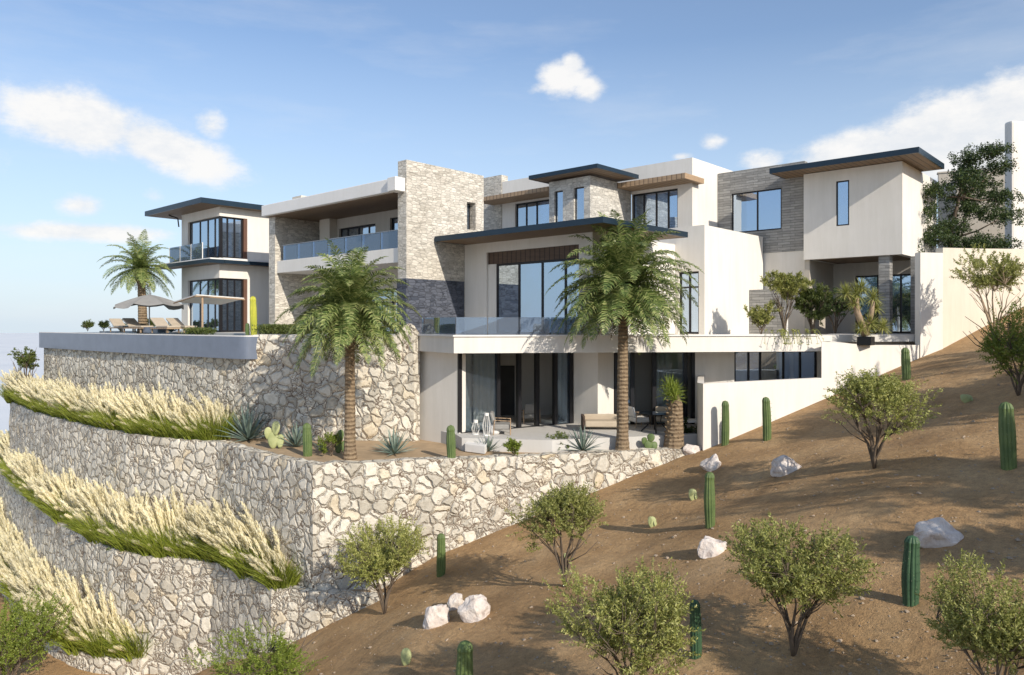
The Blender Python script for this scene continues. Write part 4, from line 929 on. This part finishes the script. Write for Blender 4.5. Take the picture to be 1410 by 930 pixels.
# terrace edge ground plants as one low strip each
for k,(x0,x1,dd,lab) in enumerate(((362,392,31.2,'low green plants along the terrace edge right of the yellow cactus'),(392,425,31.0,'low green plants along the terrace edge behind the left palm crown'))):
    cr=MB(); random.seed(k+70); pa,pb=P(x0,dd),P(x1,dd); n=220
    for i in range(n):
        t=random.random(); p=Vector((pa[0]+(pb[0]-pa[0])*t,pa[1]+(pb[1]-pa[1])*t,T))+Vector((random.uniform(-.3,.3),random.uniform(-.3,.3),0))
        for q in range(14): addleaf(cr,p+Vector((random.uniform(-.1,.1),random.uniform(-.1,.1),random.uniform(0,.38))),(rv()+Vector((0,0,.8))).normalized(),.10,.03)
    tag(cr.build('edge_plants',M['hedge'],None,loc=(*pa,T)),lab,'plants')
hd=MB(); random.seed(3); pa,pb=P(259,34),P(291,33.6)
for i in range(420):
    t=random.random(); p=Vector((pa[0]+(pb[0]-pa[0])*t,pa[1]+(pb[1]-pa[1])*t,T+random.uniform(0,.22)))+Vector((random.uniform(-.25,.25),random.uniform(-.25,.25),0))
    for q in range(8): addleaf(hd,p+rv()*.06,(rv()+Vector((0,0,.5))).normalized(),.07,.03)
tag(hd.build('low_hedge',M['hedge'],None,loc=(*pa,T)),'low clipped hedge strip on the pool terrace in front of the pavilion','hedge')
# ---------------------------------------------------------------- plumed grass
def clump(seed,H=1.75):
    random.seed(seed); g=MB(); p_=MB()
    for i in range(380):
        a=random.uniform(0,6.28); r=random.random()**.5*.42; p=Vector((math.cos(a)*r,math.sin(a)*r,0)); d=(Vector((math.cos(a)*.45,math.sin(a)*.45,1.0))+rv()*.25).normalized(); l=random.uniform(.6,1.3); prev=None; s=d.cross(rv()).normalized()
        for k in range(4):
            w_=.017*(1-k/3.2); row=(p-s*w_,p+s*w_)
            if prev: g.q([prev[0],prev[1],row[1],row[0]])
            prev=row; p=p+d*l/3; d=(d+Vector((-.06,0,-.30))).normalized()
    for i in range(24):
        a=random.uniform(0,6.28); r=random.random()**.5*.30; p=Vector((math.cos(a)*r,math.sin(a)*r,.1)); low=(i%6==0)
        d=Vector((math.cos(a)*.22-.28,math.sin(a)*.22-.05,1.0)) if not low else Vector((random.uniform(-.6,.6),random.uniform(-.75,-.15),.95))
        d=(d+rv()*.17).normalized(); l=H*random.uniform(.62,1.12)*(.55 if low else 1); pts=[p.copy()]; ds_=[d.copy()]
        for k in range(10): p=p+d*l/10; d=(d+Vector((-.085,-.01,-.02 if not low else -.07))).normalized(); pts.append(p.copy()); ds_.append(d.copy())
        p_.tube(pts[:6],.005,3,False); q0=4.6
        for k in range(84):
            t=k/84; q=q0+t*(9.9-q0); i0=int(q); c=pts[i0].lerp(pts[min(10,i0+1)],q-i0); dd=ds_[i0]; env=math.sin(PI*(.06+.90*t))**.75
            out=rv(); out=(out-dd*out.dot(dd)).normalized(); ld=(dd*1.0+out*.38).normalized(); addleaf(p_,c+out*.028*env,ld,.14*(.5+.6*env),.034*(.6+.5*env),out)
    e=empty('plume_grass',(0,0,-300)); OFF[e.name]=Vector((0,0,0)); g.build('blades',M['grass'],e); p_.build('plumes',M['plume'],e); e['kind']='thing'; return e
CL=[clump(s,h_) for s,h_ in ((1,1.75),(2,1.6),(3,1.9),(4,1.7),(5,1.5),(6,1.8))]
def pathpts(pts,step,o):
    q=offpoly(pts,-o); L_=0; out=[]; nxt=0
    for i in range(len(q)-1):
        a,b_=q[i],q[i+1]; l=math.hypot(b_[0]-a[0],b_[1]-a[1])
        while nxt<=L_+l: t=(nxt-L_)/l; out.append((a[0]+(b_[0]-a[0])*t,a[1]+(b_[1]-a[1])*t)); nxt+=step
        L_+=l
    return out
random.seed(77)
def band(curve,z,rows,step,xa,xb,label,group,s0=1.0):
    for r_,o in enumerate(rows):
        for j,(x,y) in enumerate(pathpts(curve,step,o)):
            x+=random.uniform(-.12,.12)+ (step/2 if r_%2 else 0); y+=random.uniform(-.08,.08)
            if not xa<=x<=xb or random.random()<.05: continue
            k=random.choice(CL); s=s0*random.uniform(.78,1.2); put(k,(x,y,z-.03),random.uniform(-.3,.3),(s,s,s*random.uniform(.85,1.12)),label,'ornamental grass',group)
band(pB+[(-21.1,13.47)],-4.67,(.55,1.05),.66,-53.5,-29.0,'cream plumed grass clump in the top band under the pool wall','plumed grass in the top band',.98)
band(pC+[(-22.2,12.6)],-8.8,(.55,1.1),.66,-58,-22.3,'cream plumed grass clump in the middle band between two rubble walls','plumed grass in the middle band',1.08)
band(pD,-12.6,(.55,1.1),.66,-55,-28.6,'cream plumed grass clump in the lowest band at the bottom left','plumed grass in the lowest band',1.15)
# ---------------------------------------------------------------- terrace furniture
pb=Vector((*P(197,38.5),T)); pb=Vector((*P(206,38.5),T)); e=empty('parasol',pb,'grey sagging parasol over loungers beside the small palm','parasol'); OFF[e.name]=Vector((0,0,0))
t=MB(); t.tube([(0,0,0),(0,0,2.05)],.035,8); t.build('pole',M['metal'],e); t=MB(); t.tube([(0,0,0),(0,0,.06)],.3,16); t.build('base',M['metal'],e)
cn=MB(); n=8; R_=1.75
for i in range(n):
    a0,a1=2*PI*i/n,2*PI*(i+1)/n
    prev=None
    for k in range(7):
        q=k/6; row=[]
        for j in range(5):
            a=a0+(a1-a0)*j/4; sag=.10*math.sin(PI*j/4)*q; r=R_*q*(1-.06*math.sin(PI*j/4)*q); z=1.98-.62*q**1.25+ (.10*q if abs(math.cos(a))>.7 else -.06*q)-sag; row.append((math.cos(a)*r,math.sin(a)*r,z))
        if prev:
            for j in range(4): cn.q([prev[j],prev[j+1],row[j+1],row[j]])
        prev=row
cn.build('canopy',M['fabric'],e)
e=empty('square_parasol',(*P(279,35.5),T),'white square sun shade with a tan frame and a single pole by the pavilion','sun shade'); OFF[e.name]=Vector((0,0,0))
t=MB(); t.tube([(0,0,0),(0,0,1.72)],.05,8); t.build('pole',M['tanwood'],e); t=MB(); t.hexa([(-2.9,-.1),(.0,-.3),(.25,2.0),(-2.6,2.2)],0,.05)
t.v=[(x,y,z+1.80+.09*x-.05*y if x<0 else z+1.80-.05*y) for x,y,z in t.v]; t.build('canopy',M['whitefab'],e)
t=MB(); 
for a,b_ in (((-2.92,-.12,1.75),(.02,-.34,2.0)),((.02,-.34,1.77),(.29,2.02,1.66)),((.02,-.34,1.77),(-2.92,-.12,1.50))): t.tube([a if b_[2]!=2.0 else (a[0],a[1],1.50),b_ if b_[2]!=2.0 else (b_[0],b_[1],1.77)],.035,5)
t.build('frame',M['tanwood'],e)
def lounger():
    e=empty('sun_lounger',(0,0,0)); f=MB(); f.box(-1.0,1.0,-.34,.34,.20,.26); f.build('frame',M['tanwood'],e)
    for sx in (-.85,.85):
        for sy in (-.28,.28): l=MB(); l.box(sx-.03,sx+.03,sy-.03,sy+.03,0,.199); l.build('leg',M['tanwood'],e)
    c=MB(); c.hexa([(-.25,-.32),(1.0,-.32),(1.0,.32),(-.25,.32)],.262,.36); n=len(c.v); c.hexa([(-1.0,-.32),(-.26,-.32),(-.26,.32),(-1.0,.32)],.262,.36)
    c.v=[v if i<n else (v[0],v[1],v[2]+.55*max(0,(-.26-v[0]))) for i,v in enumerate(c.v)]; c.build('cushion',M['tanfab'],e,bevel=.03); return e
lg=lounger()
for k,(px,d_,rz,lab) in enumerate(((168,41,0,'sand coloured lounger left of the small palm trunk'),(190,38.2,.1,'sand coloured lounger directly below the grey parasol'),(250,37.3,.05,'sand coloured lounger under the white sun shade'),(228,36.0,0,'sand coloured lounger nearest the pool between parasol and hedge'))):
    put(lg,(*P(px,d_),T),rz,1,lab,'sun lounger','sun loungers on the pool terrace')
for k,(px,d_,lab) in enumerate(((213,37,'grey planter box between the loungers'),)):
    b_=MB(); b_.box(-.9,.9,-.2,.2,0,.28); b_.box(-.86,.86,-.16,.16,.281,.285); o=b_.build('planter_box',M['pooltile'],None,loc=(0,0,0),bevel=.02); o.location=(*P(px,d_),T); tag(o,lab,'planter')
# patio furniture
def armchair(name,loc,rz,mat,label):
    e=empty(name,loc,label,'armchair','patio armchairs'); OFF[e.name]=Vector((0,0,0)); e.rotation_euler=(0,0,rz)
    s=MB(); s.box(-.34,.34,-.32,.32,.22,.42); s.build('seat',M[mat],e,bevel=.05)
    s=MB(); s.hexa([(-.34,.24),(.34,.24),(.34,.36),(-.34,.36)],.424,.86); s.v=[(x,y+(z-.42)*.3,z) for x,y,z in s.v]; s.build('backrest',M[mat],e,bevel=.05)
    for sx in (-1,1):
        s=MB(); s.tube([(sx*.38,-.3,.02),(sx*.38,-.3,.55),(sx*.38,.3,.58),(sx*.38,.34,.02)],.022,6); s.build('arm_frame',M['tanwood'],e)
armchair('armchair',(*P(692,28.2),FL),2.3,'fabric','grey patio armchair in front of the open folding doors')
armchair('armchair',(*P(728,31.5),FL),-2.0,'fabric','grey armchair inside the room behind the folding doors')
armchair('armchair',(*P(880,30.2),FL),2.6,'whitefab','pale armchair by the dark round table, left side')
armchair('armchair',(*P(915,30.4),FL),3.6,'tanfab','sand coloured armchair by the dark round table, right side')
e=empty('round_table',(*P(902,28.9),FL),'round dark rimmed glass table with black legs on the patio','table'); OFF[e.name]=Vector((0,0,0))
t=MB(); t.tube([(0,0,.70),(0,0,.73)],.62,28); t.build('tabletop',M['glass'],e); t=MB(); t.tube([(math.cos(a)*.63,math.sin(a)*.63,.715) for a in [2*PI*i/28 for i in range(29)]],.022,5); t.build('rim',M['blackmetal'],e)
for i in range(4): a=.6+i*PI/2; t=MB(); t.tube([(math.cos(a)*.25,math.sin(a)*.25,.69),(math.cos(a)*.2,math.sin(a)*.2,.35),(math.cos(a)*.55,math.sin(a)*.55,.0)],.025,6); t.build('leg',M['blackmetal'],e)
e=empty('sofa',(*P(832,29.6),FL),'low sand coloured outdoor sofa with a wooden side left of the tall palm trunk','sofa'); e.rotation_euler=(0,0,.72); OFF[e.name]=Vector((0,0,0))
s=MB(); s.box(-.8,.8,-.35,.35,.12,.36); s.build('seat',M['tanfab'],e,bevel=.05); s=MB(); s.box(-.8,.8,.36,.46,.12,.56); s.build('backrest',M['tanfab'],e,bevel=.05); s=MB(); s.box(-.9,-.805,-.38,.5,.02,.55); s.build('armrest',M['darkwood'],e)
e=empty('bench',(*P(948,28.9),FL),'white slab bench beside the left end of the garden wall','bench'); e.rotation_euler=(0,0,.74); OFF[e.name]=Vector((0,0,0))
s=MB(); s.box(-.5,.5,-.25,.25,.38,.48); s.build('seat',M['cap'],e,bevel=.01)
for sx in (-.42,.42): s=MB(); s.box(sx-.05,sx+.05,-.22,.22,0,.378); s.build('leg',M['pooltile'],e)
def lantern(loc,h,label,kind):
    e=empty('floor_lantern',loc,label,'lantern'); OFF[e.name]=Vector((0,0,0)); s=MB(); s.tube([(0,0,0),(0,0,.04)],.14,14); s.build('base',M['cap'],e); s=MB(); 
    for i in range(6): a=i*PI/3; s.tube([(math.cos(a)*.1,math.sin(a)*.1,.04),(math.cos(a)*.16,math.sin(a)*.16,h*.5),(math.cos(a)*.08,math.sin(a)*.08,h)],.012,4)
    s.build('cage',M['whitefab'],e); s=MB(); s.tube([(0,0,h),(0,0,h+.1)],.09,12); s.build('lid',M['cap'],e)
lantern((*P(670,27.9),FL),.75,'tall oval white lantern on the patio left of the grey armchair',0)
lantern((*P(655,28.2),FL),.45,'short white lantern near the white wall corner on the patio',1)
pt=MB(); pt.tube([(0,0,0),(0,0,.1),(0,0,.3),(0,0,.42),(0,0,.40)],[.16,.22,.24,.16,.12],16); o=pt.build('white_pot',M['cap'],None,smooth=True,loc=(0,0,0)); o.location=(*P(681,28.2),FL); tag(o,'rounded white pot beside the grey patio armchair','pot')
st=MB(); st.hexa([P(640,26.95),P(668,26.4),P(672,27.3),P(645,27.8)],-4.65,-4.35); tag(st.build('patio_step',M['cap'],None,loc=(*P(655,27),-4.65),bevel=.02),'white step block at the left corner of the patio','step')
# shell boulders at wall end
rock((*P(952,27.3),-4.85),.38,.28,.34,.6,31,'pale rubble stone lying at the right end of the long rubble wall')
# ------------------------------------------------------------------ light, sky, camera
el=math.radians(29); sd=Vector((math.cos(el)/1.0284,-.24*math.cos(el)/1.0284,math.sin(el)))
sl=bpy.data.lights.new('sun','SUN'); sl.energy=4.8; sl.angle=math.radians(.5); sl.color=(1,.915,.79)
so=bpy.data.objects.new('sun',sl); C.objects.link(so); so.rotation_euler=sd.to_track_quat('Z','Y').to_euler(); so.location=(40,-10,40)
w=bpy.data.worlds.new('World'); bpy.context.scene.world=w; w.use_nodes=True; nt=w.node_tree; nt.nodes.clear()
sky=N(nt,'ShaderNodeTexSky',sky_type='NISHITA'); sky.sun_disc=False; sky.sun_elevation=el; sky.sun_rotation=math.atan2(sd.x,sd.y); sky.altitude=200; sky.air_density=1.0; sky.dust_density=.6; sky.ozone_density=1.6
tc=N(nt,'ShaderNodeTexCoord'); nrm=N(nt,'ShaderNodeVectorMath',operation='NORMALIZE'); L(nt,tc.outputs['Generated'],nrm.inputs[0]); sp=N(nt,'ShaderNodeSeparateXYZ'); L(nt,nrm.outputs[0],sp.inputs[0])
# compass bearing measured from the house axis, and elevation
fw=mth(nt,'ADD',mth(nt,'MULTIPLY',sp.outputs[0],-.6731),mth(nt,'MULTIPLY',sp.outputs[1],.7391)); rt=mth(nt,'ADD',mth(nt,'MULTIPLY',sp.outputs[0],.7395),mth(nt,'MULTIPLY',sp.outputs[1],.6736))
az=mth(nt,'ARCTAN2',rt,fw); ele=mth(nt,'ARCSINE',sp.outputs[2])
cb=N(nt,'ShaderNodeCombineXYZ'); L(nt,az,cb.inputs[0]); L(nt,mth(nt,'MULTIPLY',ele,1.6),cb.inputs[1])
n1=N(nt,'ShaderNodeTexNoise',inp={'Scale':11,'Detail':12,'Roughness':.66}); L(nt,cb.outputs[0],n1.inputs['Vector'])
n2=N(nt,'ShaderNodeTexNoise',inp={'Scale':3.2,'Detail':7,'Roughness':.6}); 
st=N(nt,'ShaderNodeCombineXYZ'); L(nt,mth(nt,'MULTIPLY',az,.7),st.inputs[0]); L(nt,mth(nt,'MULTIPLY',ele,3.2),st.inputs[1]); L(nt,st.outputs[0],n2.inputs['Vector'])
def ae(px,py): a=math.atan((px-CX)/F); return a, math.atan((HY-py)/F*math.cos(a))
def blob(px,py,rx,ry,rot,amp):
    a0,e0=ae(px,py); ra,re=rx/F*1.05,ry/F*1.1; c,s=math.cos(rot),math.sin(rot)
    da=mth(nt,'SUBTRACT',az,a0); de=mth(nt,'SUBTRACT',ele,e0)
    u=mth(nt,'DIVIDE',mth(nt,'ADD',mth(nt,'MULTIPLY',da,c),mth(nt,'MULTIPLY',de,s)),ra); v=mth(nt,'DIVIDE',mth(nt,'SUBTRACT',mth(nt,'MULTIPLY',de,c),mth(nt,'MULTIPLY',da,s)),re)
    r=mth(nt,'ADD',mth(nt,'MULTIPLY',u,u),mth(nt,'MULTIPLY',v,v)); g=mth(nt,'EXPONENT',mth(nt,'MULTIPLY',r,-1.0)); return mth(nt,'MULTIPLY',g,amp)
bl=[(110,168,95,42,-.10,1.05),(230,205,110,34,-.28,1.0),(290,172,28,24,0,.75),(20,165,50,20,0,.5),(112,283,34,17,0,.85),(120,320,120,14,.03,.95),(210,270,20,14,0,.6),(776,108,42,26,.1,1.0),(810,122,30,19,0,.9),(788,90,22,18,0,.95),(748,120,34,11,.2,.75),(980,197,24,14,0,.75),(1300,185,110,45,.22,1.25),(1180,205,90,26,.1,1.1),(1400,165,80,55,0,1.2),(1050,222,40,16,0,.8),(1330,225,150,26,0,1.1),(940,216,20,7,0,.9),
    (-500,150,260,60,0,1),(1900,200,260,70,0,1.1)]
acc=None
for q in bl:
    g=blob(*q); acc=g if acc is None else mth(nt,'MAXIMUM',acc,g)
for a0,e0,r0,s_ in ((2.2,.35,.3,1),(-2.4,.3,.35,1),(3.0,.5,.25,.9),(-1.6,.45,.3,.9)):
    da=mth(nt,'SUBTRACT',az,a0); de=mth(nt,'MULTIPLY',mth(nt,'SUBTRACT',ele,e0),3.0); r=mth(nt,'DIVIDE',mth(nt,'ADD',mth(nt,'MULTIPLY',da,da),mth(nt,'MULTIPLY',de,de)),r0*r0)
    acc=mth(nt,'MAXIMUM',acc,mth(nt,'MULTIPLY',mth(nt,'EXPONENT',mth(nt,'MULTIPLY',r,-1.0)),s_))
gate=N(nt,'ShaderNodeMapRange',inp={'From Min':.06,'From Max':.40}); L(nt,acc,gate.inputs[0])
dens=mth(nt,'ADD',acc,mth(nt,'MULTIPLY',mth(nt,'SUBTRACT',n1.outputs['Fac'],.5),1.25))
mr=N(nt,'ShaderNodeMapRange',inp={'From Min':.36,'From Max':.90}); mr.interpolation_type='SMOOTHSTEP'; L(nt,dens,mr.inputs[0])
cir=N(nt,'ShaderNodeMapRange',inp={'From Min':.50,'From Max':.85,'To Max':.32}); L(nt,n2.outputs['Fac'],cir.inputs[0])
den=mth(nt,'MAXIMUM',mth(nt,'MULTIPLY',mth(nt,'MULTIPLY',mr.outputs[0],gate.outputs[0]),.95),cir.outputs[0])
# pale haze low on the horizon
hz_=N(nt,'ShaderNodeMapRange',inp={'From Min':0.0,'From Max':.36,'To Min':.85,'To Max':.10}); L(nt,mth(nt,'ABSOLUTE',ele),hz_.inputs[0])
skyc=N(nt,'ShaderNodeVectorMath',operation='MULTIPLY'); L(nt,sky.outputs[0],skyc.inputs[0]); skyc.inputs[1].default_value=SKYMUL
hc=mixc(nt,hz_.outputs[0],skyc.outputs[0],HAZE)
cloudc=ramp(nt,n1.outputs['Fac'],[(.40,(.84,.865,.90)),(.58,(1,.985,.965))]); cs=N(nt,'ShaderNodeVectorMath',operation='SCALE'); L(nt,cloudc,cs.inputs[0]); cs.inputs['Scale'].default_value=CLOUD
fin=mixc(nt,den,hc,cs.outputs[0])
bg=N(nt,'ShaderNodeBackground',inp={'Strength':.10}); L(nt,fin,bg.inputs[0]); wo=N(nt,'ShaderNodeOutputWorld'); L(nt,bg.outputs[0],wo.inputs[0])
cam=bpy.data.cameras.new('camera'); co=bpy.data.objects.new('camera',cam); C.objects.link(co); bpy.context.scene.camera=co
cam.sensor_width=36; cam.lens=36*F/1410; cam.clip_start=.1; cam.clip_end=20000; cam.shift_y=-(465-HY)/1410
co.location=(0,0,0); co.rotation_euler=(math.radians(90),0,math.atan2(.6731,.7391))
sc=bpy.context.scene; sc.view_settings.view_transform='Standard'; sc.view_settings.look='None'; sc.view_settings.exposure=0; sc.view_settings.gamma=1
sc.render.resolution_x=1024; sc.render.resolution_y=675
try:
    sc.cycles.max_bounces=8; sc.cycles.transparent_max_bounces=12; sc.cycles.caustics_reflective=False; sc.cycles.caustics_refractive=False
except Exception: pass
